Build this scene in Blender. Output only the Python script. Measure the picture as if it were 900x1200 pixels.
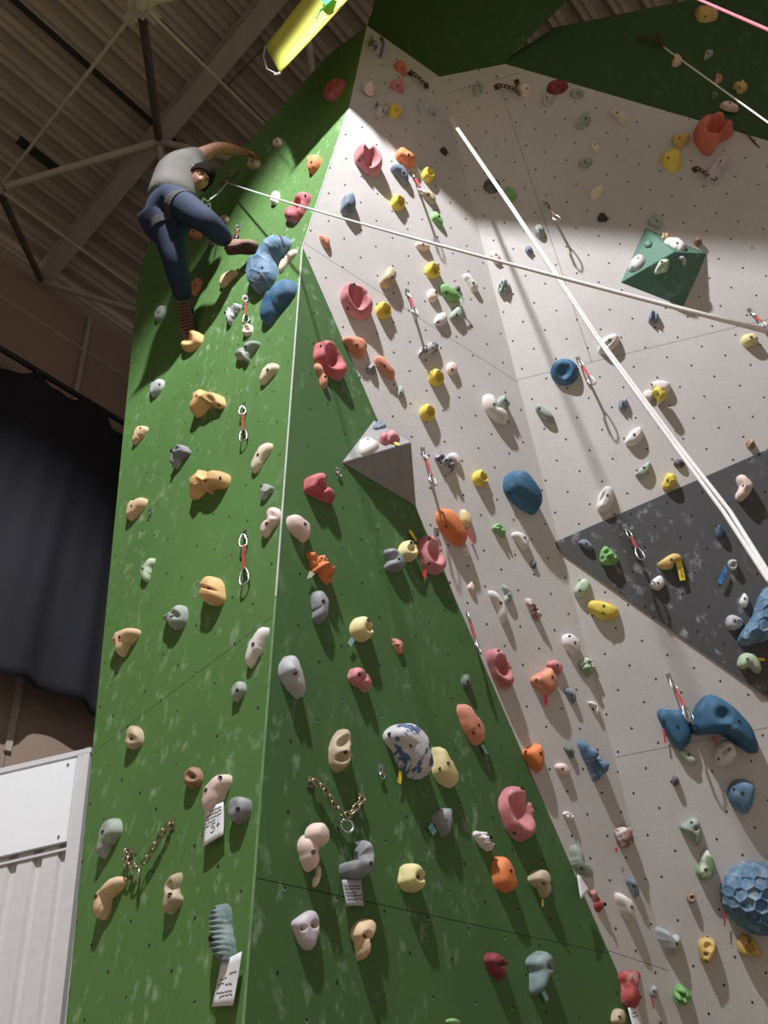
import bpy, bmesh, math, random
import numpy as np
from mathutils import Vector, Matrix

for o in list(bpy.data.objects):
    bpy.data.objects.remove(o, do_unlink=True)
scene = bpy.context.scene
COL = scene.collection
rng = np.random.default_rng(7)

# ------------------------------------------------------------------ camera
FPX = 942.0
PITCH, ROLL = math.radians(45.0), math.radians(13.0)
C = np.array([0.0, 0.0, 1.6])
FW = np.array([0, math.cos(PITCH), math.sin(PITCH)])
_r0 = np.array([1.0, 0, 0]); _u0 = np.cross(_r0, FW)
UP = _u0 * math.cos(ROLL) + _r0 * math.sin(ROLL)
RT = _r0 * math.cos(ROLL) - _u0 * math.sin(ROLL)
cam_d = bpy.data.cameras.new('camera'); cam = bpy.data.objects.new('camera', cam_d); COL.objects.link(cam)
cam_d.sensor_fit = 'VERTICAL'; cam_d.sensor_height = 36.0; cam_d.lens = FPX / 1200 * 36.0
cam_d.clip_start = 0.02; cam_d.clip_end = 200
cam.matrix_world = Matrix(((RT[0], UP[0], -FW[0], C[0]), (RT[1], UP[1], -FW[1], C[1]), (RT[2], UP[2], -FW[2], C[2]), (0, 0, 0, 1)))
scene.camera = cam

# ------------------------------------------------------------------ light
scene.view_settings.view_transform = 'Standard'; scene.view_settings.look = 'None'
scene.view_settings.gamma = 1.0; scene.view_settings.use_curve_mapping = False
scene.view_settings.exposure = 0.0
world = bpy.data.worlds.new('hall_ambient'); scene.world = world; world.use_nodes = True
_bg = world.node_tree.nodes['Background']; _bg.inputs[0].default_value = (1.0, 0.88, 0.78, 1); _bg.inputs[1].default_value = 0.36
LAMP = np.array([0.25, -1.5, 9.6])
_ld = bpy.data.lights.new('high_bay_lamp', 'SPOT'); _lo = bpy.data.objects.new('high_bay_lamp_light', _ld); COL.objects.link(_lo)
_ld.energy = 3000; _ld.color = (0.95, 0.97, 1.0); _ld.spot_size = math.radians(144); _ld.spot_blend = 0.30; _ld.shadow_soft_size = 0.10
_lo.location = LAMP

# ------------------------------------------------------------------ projection helpers
def ray(x, y):
    d = RT * (x - 450) / FPX + UP * (600 - y) / FPX + FW
    return d / np.linalg.norm(d)
def proj(P):
    v = np.atleast_2d(P) - C; w = v @ FW
    return np.stack([450 + FPX * (v @ RT) / w, 600 - FPX * (v @ UP) / w], 1)
def hit(x, y, pl):
    n, p0 = pl; d = ray(x, y)
    return C + d * ((p0 - C) @ n) / (d @ n)
def hits(P, pl):
    P = np.asarray(P, float); n, p0 = pl
    D = FW + np.outer((P[:, 0] - 450) / FPX, RT) + np.outer((600 - P[:, 1]) / FPX, UP)
    return C + D * (((p0 - C) @ n) / (D @ n))[:, None]
def unit(v): v = np.asarray(v, float); return v / np.linalg.norm(v)
def plane3(a, b, c):
    n = unit(np.cross(b - a, c - a))
    return (n if n @ (C - a) > 0 else -n, a)
def atz(x, y, z): r = ray(x, y); return C + r * ((z - C[2]) / r[2])
UU = np.array([math.sin(math.radians(33.3)), math.cos(math.radians(33.3)), 0.0])   # along the hall
WW = np.array([UU[1], -UU[0], 0.0])                                                # across the hall

# faces of the climbing wall
A0 = C + ray(287, 1200) * 3.0
hL = unit([.83, -.56, 0]); nL = unit(np.cross(hL, [0, 0, 1.0])); nL = nL if nL @ (C - A0) > 0 else -nL
PL = (nL, A0)
A1 = hit(355, 290, PL); A2 = hit(408, 130, PL); A3 = hit(430, 30, PL)
PR = plane3(A0, A1, A0 + unit([.56, .83, 0]))
G1 = hit(750, 1200, PR)
PG = plane3(A1, A2, G1)
g0 = hit(800, 1200, PG); g2 = hit(515, 90, PG)
PB = plane3(g0, g2, g0 + unit([1, -.10, 0]))
PU0 = plane3(A2, A3, g2)
b1 = hit(592, 75, PB); tr = hit(900, 165, PB); ax = unit(tr - b1)
_t = math.radians(-8); nT = PB[0] * math.cos(_t) + np.cross(ax, PB[0]) * math.sin(_t); PT = (nT if nT @ (C - b1) > 0 else -nT, b1)
PO = plane3(A3, g2, b1)
def to_floor(a, b): t = a[2] / (a[2] - b[2]); return a + (b - a) * t
# pyramids
def lift(x, y, pl, h): return hit(x, y, (pl[0], pl[1] + pl[0] * h))
VR = [hit(438, 492, PR), hit(400, 542, PR), hit(488, 594, PR)]; VRa = lift(482, 518, PR, .22)
VB = [hit(756, 267, PB), hit(829, 297, PB), hit(801, 360, PB), hit(727, 331, PB)]; VBa = lift(790, 295, PB, .20)
FACE = dict(L=PL, R=PR, G=PG, B=PB, T=PT, O=PO, X=PU0,
            VRt=plane3(VR[0], VR[1], VRa), VB1=plane3(VB[0], VB[3], VBa), VB2=plane3(VB[3], VB[2], VBa), VB3=plane3(VB[2], VB[1], VBa), VB0=plane3(VB[0], VB[1], VBa))
FACE['D'] = (PB[0], PB[1] + PB[0] * .015)

# ------------------------------------------------------------------ object helpers
def prop(o, label=None, cat=None, group=None, kind=None):
    if label: o['label'] = label
    if cat: o['category'] = cat
    if group: o['group'] = group
    if kind: o['kind'] = kind
    return o
def empty(name, loc, label=None, cat=None, group=None, kind=None):
    o = bpy.data.objects.new(name, None); COL.objects.link(o); o.location = loc; o.empty_display_size = .1
    return prop(o, label, cat, group, kind)
def mesh_obj(name, verts, faces, mat, origin=(0, 0, 0), parent=None, smooth=False, parent_origin=None):
    """verts in world space; the object sits at origin, a child sits at its parent's origin"""
    org = np.array(origin, float)
    if parent is not None:
        org = np.array(parent.get('_o', parent.location[:])) if parent_origin is None else np.array(parent_origin)
    me = bpy.data.meshes.new(name)
    V = np.asarray(verts, float) - org
    me.from_pydata([tuple(v) for v in V], [], [tuple(int(i) for i in f) for f in faces]); me.update()
    if smooth: me.polygons.foreach_set('use_smooth', [True] * len(me.polygons))
    if mat: me.materials.append(mat)
    o = bpy.data.objects.new(name, me); COL.objects.link(o)
    if parent is not None: o.parent = parent
    else: o.location = org
    return o
class MB:
    def __init__(s): s.v = []; s.f = []
    def add(s, v, f):
        b = len(s.v); s.v += [tuple(x) for x in v]; s.f += [tuple(i + b for i in q) for q in f]; return s
    def box(s, c, ex, ey, ez):
        """c centre, half-extent vectors"""
        c, ex, ey, ez = [np.asarray(q, float) for q in (c, ex, ey, ez)]
        v = [c + i * ex + j * ey + k * ez for k in (-1, 1) for j in (-1, 1) for i in (-1, 1)]
        f = [(0, 2, 3, 1), (4, 5, 7, 6), (0, 1, 5, 4), (2, 6, 7, 3), (0, 4, 6, 2), (1, 3, 7, 5)]
        if np.cross(ex, ey) @ ez < 0: f = [q[::-1] for q in f]
        return s.add(v, f)
    def tube(s, pts, r, n=8, cap=True, closed=False):
        P = [np.asarray(p, float) for p in pts]; m = len(P); ring = []
        rr = r if hasattr(r, '__len__') else [r] * m
        prev = None; base = len(s.v)
        for i in range(m):
            if closed: t = unit(P[(i + 1) % m] - P[i - 1])
            else: t = unit(P[min(i + 1, m - 1)] - P[max(i - 1, 0)])
            if prev is None:
                a = np.array([0, 0, 1.0]) if abs(t[2]) < .9 else np.array([1.0, 0, 0]); x = unit(np.cross(a, t))
            else: x = unit(prev - t * (prev @ t))
            prev = x; y = np.cross(t, x)
            for k in range(n):
                a = 2 * math.pi * k / n; s.v.append(tuple(P[i] + rr[i] * (math.cos(a) * x + math.sin(a) * y)))
        for i in range(m if closed else m - 1):
            j = (i + 1) % m
            for k in range(n):
                k2 = (k + 1) % n; s.f.append((base + i * n + k, base + i * n + k2, base + j * n + k2, base + j * n + k))
        if cap and not closed:
            s.f.append(tuple(base + k for k in range(n))[::-1]); s.f.append(tuple(base + (m - 1) * n + k for k in range(n)))
        return s
    def sphere(s, c, r, n=12, m=8):
        c = np.asarray(c, float); r = np.ones(3) * r; v = []; f = []
        for i in range(m + 1):
            for k in range(n):
                a = math.pi * i / m; b = 2 * math.pi * k / n
                v.append(c + r * np.array([math.sin(a) * math.cos(b), math.sin(a) * math.sin(b), math.cos(a)]))
        for i in range(m):
            for k in range(n): f.append((i * n + k, (i + 1) * n + k, (i + 1) * n + (k + 1) % n, i * n + (k + 1) % n))
        return s.add(v, f)
    def build(s, name, mat, parent=None, origin=(0, 0, 0), smooth=False):
        return mesh_obj(name, s.v, s.f, mat, origin, parent, smooth)
def slab(poly, n, th):
    """prism: polygon (world) on the front, extruded by th against n"""
    P = [np.asarray(p, float) for p in poly]; m = len(P)
    nn = sum(np.cross(P[i], P[(i + 1) % m]) for i in range(m))
    if nn @ n < 0: P = P[::-1]
    cen_ = sum(P) / m; v = P + [p - n * th + unit(cen_ - p) * th * 1.6 for p in P]
    f = [tuple(range(m)), tuple(range(2 * m - 1, m - 1, -1))] + [(i, i + m, (i + 1) % m + m, (i + 1) % m) for i in range(m)]
    return v, f
def clip(poly, p, d):
    """keep the part of a polygon where (x-p).d >= 0"""
    out = []
    for i in range(len(poly)):
        a, b = poly[i], poly[(i + 1) % len(poly)]; sa, sb = (a - p) @ d, (b - p) @ d
        if sa >= 0: out.append(a)
        if (sa >= 0) != (sb >= 0): out.append(a + (b - a) * (sa / (sa - sb)))
    return out

# ------------------------------------------------------------------ materials
def new_mat(name):
    m = bpy.data.materials.new(name); m.use_nodes = True; nt = m.node_tree
    return m, nt, nt.nodes['Principled BSDF']
def N(nt, t, **k):
    n = nt.nodes.new(t)
    for a, b in k.items():
        if a.startswith('i_'): n.inputs[a[2:].replace('_', ' ')].default_value = b
        else: setattr(n, a, b)
    return n
def coords(nt, scale=(1, 1, 1), rot=(0, 0, 0)):
    tc = N(nt, 'ShaderNodeTexCoord'); mp = N(nt, 'ShaderNodeMapping'); mp.inputs['Scale'].default_value = scale; mp.inputs['Rotation'].default_value = rot
    nt.links.new(tc.outputs['Object'], mp.inputs['Vector']); return mp.outputs['Vector']
def ramp(nt, fac, a, b, c0=(0, 0, 0, 1), c1=(1, 1, 1, 1)):
    r = N(nt, 'ShaderNodeValToRGB'); r.color_ramp.elements[0].position = a; r.color_ramp.elements[1].position = b
    r.color_ramp.elements[0].color = c0; r.color_ramp.elements[1].color = c1
    nt.links.new(fac, r.inputs['Fac']); return r.outputs['Color']
def mixc(nt, fac, a, b):
    m = N(nt, 'ShaderNodeMix', data_type='RGBA')
    for s, v in ((0, fac), (6, a), (7, b)):
        if isinstance(v, (tuple, float, int)): m.inputs[s].default_value = v
        else: nt.links.new(v, m.inputs[s])
    return m.outputs[2]
def rgba(c): return (c[0], c[1], c[2], 1)
def simple(name, c, rough=.6, metal=0.0, vary=.25, scale=18, bump=0.0):
    m, nt, b = new_mat(name); v = coords(nt)
    n = N(nt, 'ShaderNodeTexNoise', i_Scale=scale, i_Detail=4.0); nt.links.new(v, n.inputs['Vector'])
    f = ramp(nt, n.outputs['Fac'], .3, .7)
    nt.links.new(mixc(nt, f, rgba([x * (1 - vary) for x in c]), rgba([min(1, x * (1 + vary * .6)) for x in c])), b.inputs['Base Color'])
    b.inputs['Roughness'].default_value = rough; b.inputs['Metallic'].default_value = metal
    if bump:
        bp = N(nt, 'ShaderNodeBump', i_Strength=bump, i_Distance=.002); nt.links.new(n.outputs['Fac'], bp.inputs['Height']); nt.links.new(bp.outputs['Normal'], b.inputs['Normal'])
    return m
def wall_mat(name, c, wear, wear_amt, rot, speck=0.0, rough=.75, seed=0.0):
    """painted plywood: slight tone drift, chalk scuffs as stretched strokes, fine speckle"""
    m, nt, b = new_mat(name)
    v = coords(nt)
    n1 = N(nt, 'ShaderNodeTexNoise', i_Scale=1.3, i_Detail=5.0); nt.links.new(v, n1.inputs['Vector'])
    base = mixc(nt, ramp(nt, n1.outputs['Fac'], .3, .7), rgba([x * .88 for x in c]), rgba([x * 1.08 for x in c]))
    n3 = N(nt, 'ShaderNodeTexNoise', i_Scale=220.0, i_Detail=2.0); nt.links.new(v, n3.inputs['Vector'])
    if speck: base = mixc(nt, ramp(nt, n3.outputs['Fac'], .56, .66), base, rgba([x * (1 - speck) for x in c]))
    v2 = coords(nt, scale=(10, 10, 6), rot=rot)
    n2 = N(nt, 'ShaderNodeTexNoise', i_Scale=1.6, i_Detail=7.0, i_Roughness=.62); nt.links.new(v2, n2.inputs['Vector'])
    n4 = N(nt, 'ShaderNodeTexNoise', i_Scale=.9, i_Detail=3.0); nt.links.new(v, n4.inputs['Vector'])
    s1 = ramp(nt, n2.outputs['Fac'], .56, .74); s2 = ramp(nt, n4.outputs['Fac'], .38, .66)
    mu = N(nt, 'ShaderNodeMath', operation='MULTIPLY'); nt.links.new(s1, mu.inputs[0]); nt.links.new(s2, mu.inputs[1])
    mu2 = N(nt, 'ShaderNodeMath', operation='MULTIPLY'); nt.links.new(mu.outputs[0], mu2.inputs[0]); mu2.inputs[1].default_value = wear_amt
    nt.links.new(mixc(nt, mu2.outputs[0], base, rgba(wear)), b.inputs['Base Color'])
    b.inputs['Roughness'].default_value = rough
    bp = N(nt, 'ShaderNodeBump', i_Strength=.15, i_Distance=.001); nt.links.new(n3.outputs['Fac'], bp.inputs['Height']); nt.links.new(bp.outputs['Normal'], b.inputs['Normal'])
    return m
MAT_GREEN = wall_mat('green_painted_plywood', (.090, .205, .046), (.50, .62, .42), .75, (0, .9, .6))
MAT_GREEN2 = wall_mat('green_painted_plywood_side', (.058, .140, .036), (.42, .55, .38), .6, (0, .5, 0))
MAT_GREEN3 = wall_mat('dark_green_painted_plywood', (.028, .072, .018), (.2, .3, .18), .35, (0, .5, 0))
MAT_GREY = wall_mat('light_grey_textured_panel', (.56, .525, .505), (.38, .35, .33), .35, (0, .3, .5), speck=.30)
MAT_DARK = wall_mat('charcoal_panel', (.080, .080, .084), (.50, .52, .56), .9, (0, .3, .5), speck=.2)
MAT_VOLG = simple('grey_plywood_volume', (.29, .275, .28), .8, vary=.12, scale=14)
MAT_VOLT = wall_mat('teal_green_volume', (.075, .165, .120), (.35, .5, .42), .6, (0, .3, .5))
MAT_HOLE = simple('dark_bolt_hole', (.012, .012, .012), .8)
MAT_STEEL = simple('steel', (.55, .55, .55), .32, 1.0, vary=.3, scale=60)
MAT_BOLT = simple('blackened_bolt_steel', (.06, .055, .05), .45, .8)
MAT_RUST = simple('brown_rusty_chain_steel', (.16, .085, .05), .6, .6, vary=.5, scale=80)
MAT_BRASS = simple('yellow_plated_chain_steel', (.42, .36, .24), .38, .9, vary=.35, scale=80)
MAT_SLING = simple('red_webbing', (.50, .06, .07), .85)
MAT_TRIM = simple('white_edge_sealant', (.72, .74, .70), .6, vary=.15)
MAT_ROPE = simple('white_climbing_rope', (.86, .83, .80), .8, vary=.12, scale=120, bump=.3)
MAT_ROPER = simple('pink_climbing_rope', (.85, .16, .22), .7, vary=.2, scale=120)
MAT_PAPER = simple('white_paper', (.80, .80, .82), .8, vary=.05)
MAT_INK = simple('dark_ink', (.03, .03, .04), .7)
def hold_mat(name, c, chalk=.25, mott=None, rough=.72):
    m, nt, b = new_mat(name); v = coords(nt)
    n = N(nt, 'ShaderNodeTexNoise', i_Scale=9.0, i_Detail=5.0, i_Roughness=.6); nt.links.new(v, n.inputs['Vector'])
    base = mixc(nt, ramp(nt, n.outputs['Fac'], .35, .65), rgba([x * .80 for x in c]), rgba([min(1, x * 1.12) for x in c]))
    if mott:
        n5 = N(nt, 'ShaderNodeTexNoise', i_Scale=11.0, i_Detail=6.0, i_Distortion=1.2); nt.links.new(v, n5.inputs['Vector'])
        base = mixc(nt, ramp(nt, n5.outputs['Fac'], .49, .53), base, rgba(mott))
    n2 = N(nt, 'ShaderNodeTexNoise', i_Scale=13.0, i_Detail=6.0, i_Roughness=.7); nt.links.new(v, n2.inputs['Vector'])
    mu = N(nt, 'ShaderNodeMath', operation='MULTIPLY'); nt.links.new(ramp(nt, n2.outputs['Fac'], .50, .78), mu.inputs[0]); mu.inputs[1].default_value = chalk
    nt.links.new(mixc(nt, mu.outputs[0], base, (.78, .76, .74, 1)), b.inputs['Base Color'])
    b.inputs['Roughness'].default_value = rough
    n3 = N(nt, 'ShaderNodeTexNoise', i_Scale=140.0, i_Detail=3.0); nt.links.new(v, n3.inputs['Vector'])
    bp = N(nt, 'ShaderNodeBump', i_Strength=.35, i_Distance=.0015); nt.links.new(n3.outputs['Fac'], bp.inputs['Height']); nt.links.new(bp.outputs['Normal'], b.inputs['Normal'])
    return m
HM = {k: hold_mat(k.replace(' ', '_') + '_hold_resin', *a) for k, a in {
    'red': ((.50, .10, .12), .30), 'rose': ((.58, .20, .22), .45), 'dred': ((.24, .03, .045), .15), 'coral': ((.62, .16, .10), .35),
    'orange': ((.74, .22, .07), .15), 'salmon': ((.66, .26, .16), .30), 'yellow': ((.74, .58, .09), .15), 'straw': ((.72, .62, .30), .35), 'gold': ((.62, .42, .14), .2),
    'peach': ((.78, .48, .20), .25), 'beige': ((.70, .50, .29), .30), 'tan': ((.48, .38, .25), .35), 'brown': ((.30, .17, .09), .25), 'cream': ((.72, .62, .45), .4),
    'white': ((.74, .69, .67), .35), 'pinkwhite': ((.76, .58, .52), .45), 'lilac': ((.55, .48, .52), .5), 'grey': ((.24, .25, .27), .45), 'lgrey': ((.42, .43, .44), .5), 'dgrey': ((.07, .07, .08), .3),
    'blue': ((.036, .125, .235), .15), 'navy': ((.04, .08, .15), .3), 'steelblue': ((.11, .205, .32), .45), 'bluegrey': ((.15, .19, .25), .4), 'teal': ((.20, .27, .27), .5),
    'green': ((.20, .42, .14), .2), 'pgreen': ((.42, .52, .36), .45), 'ggrey': ((.30, .35, .30), .45), 'dgreen': ((.08, .11, .08), .3), 'black': ((.03, .025, .025), .1),
    'redchalk': ((.40, .06, .06), .95)}.items()}
HM['marble'] = hold_mat('blue_white_marbled_hold_resin', (.62, .60, .62), .3, (.07, .12, .24))
HM['stone'] = hold_mat('black_white_marbled_hold_resin', (.12, .12, .14), .3, (.5, .5, .52))
HM['pinkstone'] = hold_mat('brown_white_marbled_hold_resin', (.58, .50, .47), .3, (.28, .15, .13))
HM['mossy'] = hold_mat('green_white_marbled_hold_resin', (.55, .58, .50), .3, (.20, .33, .15))

# ------------------------------------------------------------------ the climbing wall
def wall_face(name, label, poly, pl, mat, cuts=(), th=.018, gap=.0025, bounds=None):
    """one face of the climbing wall: plywood panels between the visible joints"""
    root = empty(name, poly[0], label, None, None, 'structure'); n = pl[0]
    pieces = [[np.asarray(p, float) for p in poly]]
    for cut in cuts:                                 # cut lines: a point and an in-plane direction across the joint
        p, d = cut[:2]; d = unit(d - n * (d @ n)); nxt = []
        for q in pieces:
            if len(cut) > 2 and (sum(q) / len(q))[2] < cut[2]: nxt.append(q); continue
            a = clip(q, p + d * gap / 2, d); b = clip(q, p - d * gap / 2, -d)
            nxt += [w for w in (a, b) if len(w) > 2]
        pieces = nxt
    for q in pieces:
        v, f = slab(q, n, th); mesh_obj('panel', v, f, mat, parent=root)
    _pc = sum(np.asarray(p) for p in poly) / len(poly); v, f = slab([np.asarray(p) - n * (th * .6) + unit(_pc - np.asarray(p)) * .06 for p in poly], n, .03)          # framing sheet behind the joints
    mesh_obj('backing_board', v, f, MAT_HOLE, parent=root)
    return root
def seam(pa, pb, pl):
    a, b = hit(*pa, pl), hit(*pb, pl); d = np.cross(pl[0], unit(b - a)); return (a, d)
AF = to_floor(A1, A0); GF = to_floor(A1, G1); g0F = to_floor(g2, g0); LF = to_floor(hit(155, 400, PL), hit(77, 1200, PL))
topL = [hit(x, y, PL) for x, y in ((385, 64), (300, 157), (250, 203), (215, 240), (187, 268), (172, 288), (163, 320), (155, 400))]
polyL = [LF, AF, A1, A2, A3] + topL
def level_cuts(pl, pa, pb, step, k0, k1):
    p, d = seam(pa, pb, pl); d = d if d[2] > 0 else -d
    return [(p + unit(d - pl[0] * (d @ pl[0])) * step * k, d) for k in range(k0, k1 + 1)]
wL = wall_face('wall_left', 'tall green climbing wall face on the left, the one the climber is on', polyL, PL, MAT_GREEN, level_cuts(PL, (160, 843), (300, 737), 2.44, 0, 0))
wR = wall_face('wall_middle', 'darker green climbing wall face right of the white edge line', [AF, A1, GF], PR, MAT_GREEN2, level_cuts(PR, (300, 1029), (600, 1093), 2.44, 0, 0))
wG = wall_face('wall_right', 'narrow pale grey overhanging panel strip with yellow ball holds', [A1, GF, g0F, g2, A2], PG, MAT_GREY, [seam((380, 300), (590, 437), PG), seam((737, 1122), (806, 1145), PG)])
wX = wall_face('wall_right_top', 'shaded pale grey panel at the top of the narrow strip', [A2, g2, A3], PU0, MAT_GREY)
b1e = b1; trE = b1 + (tr - b1) * 1.55; rF = np.array([trE[0], PB[1][1] - ((trE[0] - PB[1][0]) * PB[0][0] - PB[1][2] * PB[0][2]) / PB[0][1], 0.0])
cB = level_cuts(PB, (690, 425), (885, 378), 2.44, -2, 1)
sB1 = seam((594, 126), (652, 300), PB)
wB = wall_face('wall_back', 'broad pale grey overhanging climbing wall on the right', [g2, b1, trE, rF, g0F], PB, MAT_GREY, cB + [sB1 + (5.2,)])
# green bands above
tT = [b1, trE, trE + (hit(900, -60, PT) - tr), hit(807, 0, PT), hit(650, 32, PT), hit(600, 64, PT)]
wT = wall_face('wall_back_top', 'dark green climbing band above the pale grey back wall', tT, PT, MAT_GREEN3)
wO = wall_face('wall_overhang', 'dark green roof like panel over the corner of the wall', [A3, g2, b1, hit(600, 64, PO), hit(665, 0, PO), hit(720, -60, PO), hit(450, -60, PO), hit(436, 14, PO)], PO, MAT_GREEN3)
# charcoal triangle bolted on the back wall
dk = [hit(645, 638, PB), hit(900, 527, PB), hit(1120, 431, PB), hit(1120, 968, PB), hit(900, 818, PB)]
v, f = slab([p + PB[0] * .014 for p in dk], PB[0], .0135)
dark = mesh_obj('charcoal_panel', v, f, MAT_DARK, parent=wB); dark['label'] = 'charcoal grey triangular panel'; dark['_o'] = list(wB.location)
# white sealant line along the arete
def strip_trim(name, label, pts, w, t, nrm, side, mat):
    mb = MB()
    for a, b in zip(pts[:-1], pts[1:]): mb.box((a + b) / 2 + nrm * t / 2 - side * w / 2, (b - a) / 2, side * w / 2, nrm * t / 2)
    o = mb.build(name, mat, origin=pts[0]); return prop(o, label, None, None, 'structure')
e1 = hit(322, 700, PL); e1 = A0 + (A1 - A0) * (((e1 - A0) @ (A1 - A0)) / ((A1 - A0) @ (A1 - A0)))
strip_trim('trim_1', 'thin white line down the edge between the two green faces', [A2 + nL * .001, A1 + nL * .001, e1 + nL * .001], .008, .004, nL, hL, MAT_TRIM)
strip_trim('trim_2', 'lower chalk rubbed green edge between the two green faces', [e1 + nL * .001, AF + nL * .001], .012, .002, nL, hL, simple('chalky_green_edge', (.20, .34, .15), .8))
# pyramids
def pyramid(name, label, base, apex, mat):
    base = [np.asarray(b) for b in base]; m = len(base); v = base + [apex]
    o_c = sum(base) / m; f = []
    for i in range(m):
        a, b = i, (i + 1) % m; nn = np.cross(v[b] - v[a], apex - v[a]); out = (v[a] + v[b]) / 2 - o_c
        f.append((a, b, m) if nn @ out > 0 else (b, a, m))
    f.append(tuple(range(m)))
    o = mesh_obj(name, v, f, mat, origin=o_c); me = o.data
    bm = bmesh.new(); bm.from_mesh(me); bmesh.ops.recalc_face_normals(bm, faces=bm.faces[:])
    bmesh.ops.bevel(bm, geom=bm.edges[:], offset=.004, segments=1, affect='EDGES'); bm.to_mesh(me); bm.free()
    return prop(o, label, 'climbing volume')
vr = pyramid('pyramid_volume', 'grey three sided pyramid volume at the edge of the green face', VR, VRa, MAT_VOLG)
vb = pyramid('pyramid_volume', 'dark green four sided pyramid volume on the pale back wall', VB, VBa, MAT_VOLT)
# bolt holes
def inside(poly2, p):
    c = False; m = len(poly2)
    for i in range(m):
        x1, y1 = poly2[i]; x2, y2 = poly2[(i + 1) % m]
        if (y1 > p[1]) != (y2 > p[1]) and p[0] < (x2 - x1) * (p[1] - y1) / (y2 - y1) + x1: c = not c
    return c
def bolt_holes(parent, poly, pl, anchor, e1, e2, r=.0065, ring=False, lim=(-25, 1225)):
    """staggered grid of threaded inserts; e1, e2 are the two diagonal steps"""
    n = pl[0]; X = unit(np.cross([0, 0, 1.0], n)); Y = np.cross(n, X); o = np.asarray(poly[0])
    P2 = [((p - o) @ X, (p - o) @ Y) for p in [np.asarray(q) for q in poly]]
    mh, mr = MB(), MB()
    for i in range(-70, 71):
        for j in range(-70, 71):
            p = anchor + e1 * i + e2 * j
            q = ((p - o) @ X, (p - o) @ Y)
            if not inside(P2, q): continue
            s = proj(p)[0]
            if not (-60 < s[0] < 1010 and lim[0] < s[1] < lim[1]): continue
            if rng.random() < .04: continue
            p = p + (X * rng.normal() + Y * rng.normal()) * .004
            vv = [p + n * .0012 + r * (math.cos(a) * X + math.sin(a) * Y) for a in np.linspace(0, 2 * math.pi, 7)[:-1]]
            mh.add(vv + [w - n * .002 for w in vv], [tuple(range(6))] + [(k, k + 6, (k + 1) % 6 + 6, (k + 1) % 6) for k in range(6)])
            if ring and rng.random() < .4:
                vo = [p + n * .0010 - Y * r * .5 + 1.15 * r * (math.cos(a) * X + math.sin(a) * Y) for a in np.linspace(0, 2 * math.pi, 7)[:-1]]
                mr.add(vo + [w - n * .002 for w in vo], [tuple(range(6))] + [(k, k + 6, (k + 1) % 6 + 6, (k + 1) % 6) for k in range(6)])
    o_ = mh.build('bolt_hole', MAT_HOLE, parent); o_['kind'] = 'stuff'
    if ring:
        o_ = mr.build('chalked_insert_rim', simple('chalked_rim', (.30, .40, .26), .7), parent); o_['kind'] = 'stuff'
def steps(pl, p, a, b):
    P = hit(*p, pl); return P, hit(p[0] + a[0], p[1] + a[1], pl) - P, hit(p[0] + b[0], p[1] + b[1], pl) - P
def grid(pl, anchor, cell):
    n = pl[0]; X = unit(np.cross([0, 0, 1.0], n)); Y = np.cross(n, X); P = hit(*anchor, pl)
    return P, (X + Y) * cell / 2, (X - Y) * cell / 2
bolt_holes(wL, polyL, PL, *grid(PL, (176, 1107), .266), ring=True)
bolt_holes(wR, [AF, A1, GF], PR, *grid(PR, (499, 999), .266), ring=True)
bolt_holes(wG, [A1, GF, g0F, g2, A2], PG, *grid(PG, (520, 480), .225))
bolt_holes(wX, [A2, g2, A3], PU0, *grid(PU0, (455, 120), .225))
bolt_holes(wB, [g2, b1, trE, rF, g0F], PB, *grid(PB, (791, 996), .225))
bolt_holes(wT, tT, PT, *grid(PT, (800, 80), .26))
bolt_holes(wO, [A3, g2, b1, hit(600, 64, PO), hit(665, 0, PO), hit(450, -60, PO)], PO, *grid(PO, (513, 50), .30), r=.006)
PD = (PB[0], PB[1] + PB[0] * .0145)
bolt_holes(dark, dk, PD, *grid(PD, (741, 668), .225))

# ------------------------------------------------------------------ hall: roof, side wall, floor
ZB = 10.2
MAT_DECK = simple('brown_grey_roof_deck', (.34, .275, .225), .85, vary=.12, scale=3)
MAT_BEAM = simple('grey_brown_painted_steel', (.34, .28, .235), .7, vary=.12, scale=6)
MAT_TUBE = simple('pale_painted_steel_tube', (.36, .31, .26), .6, vary=.1, scale=6)
MAT_DTUBE = simple('dark_steel_tube', (.085, .07, .06), .7)
MAT_HALL = simple('tan_wall_panel', (.27, .195, .15), .85, vary=.08, scale=2)
def uw(u, w, z): return UU * u + WW * w + np.array([0, 0, z])
root = empty('ceiling', uw(1, 0, 10.5), 'brown grey ribbed metal roof deck high above', None, None, 'structure')
mb = MB(); pitch = .27; w0, w1, ua, ub = -5.2, 9.0, -7.0, 14.0; prof = []
w = w0
while w < w1:
    prof += [(w, 10.58), (w + .10, 10.58), (w + .125, 10.50), (w + .15, 10.50), (w + .16, 10.515), (w + .19, 10.515), (w + .20, 10.50), (w + .245, 10.50)]; w += pitch
vv = [uw(ua, a, z) for a, z in prof] + [uw(ub, a, z) for a, z in prof]; m = len(prof)
mb.add(vv, [(i, i + 1, m + i + 1, m + i) for i in range(m - 1)]); mb.build('roof_sheet', MAT_DECK, root)
ja, jb = atz(17, 0, 10.49), atz(182, 147, 10.49); wj = (ja + jb) @ WW / 2
MB().box(uw((ja @ UU + jb @ UU) / 2 + .1, wj, 10.488), UU * 3.2, WW * .03, np.array([0, 0, .004])).build('dark_joint', MAT_HOLE, root)
pa, pb = atz(25, 168, 10.49), atz(64, 195, 10.49)
MB().box((pa + pb) / 2, UU * .22, WW * .05, np.array([0, 0, .004])).build('dark_joint', MAT_HOLE, root)
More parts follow.
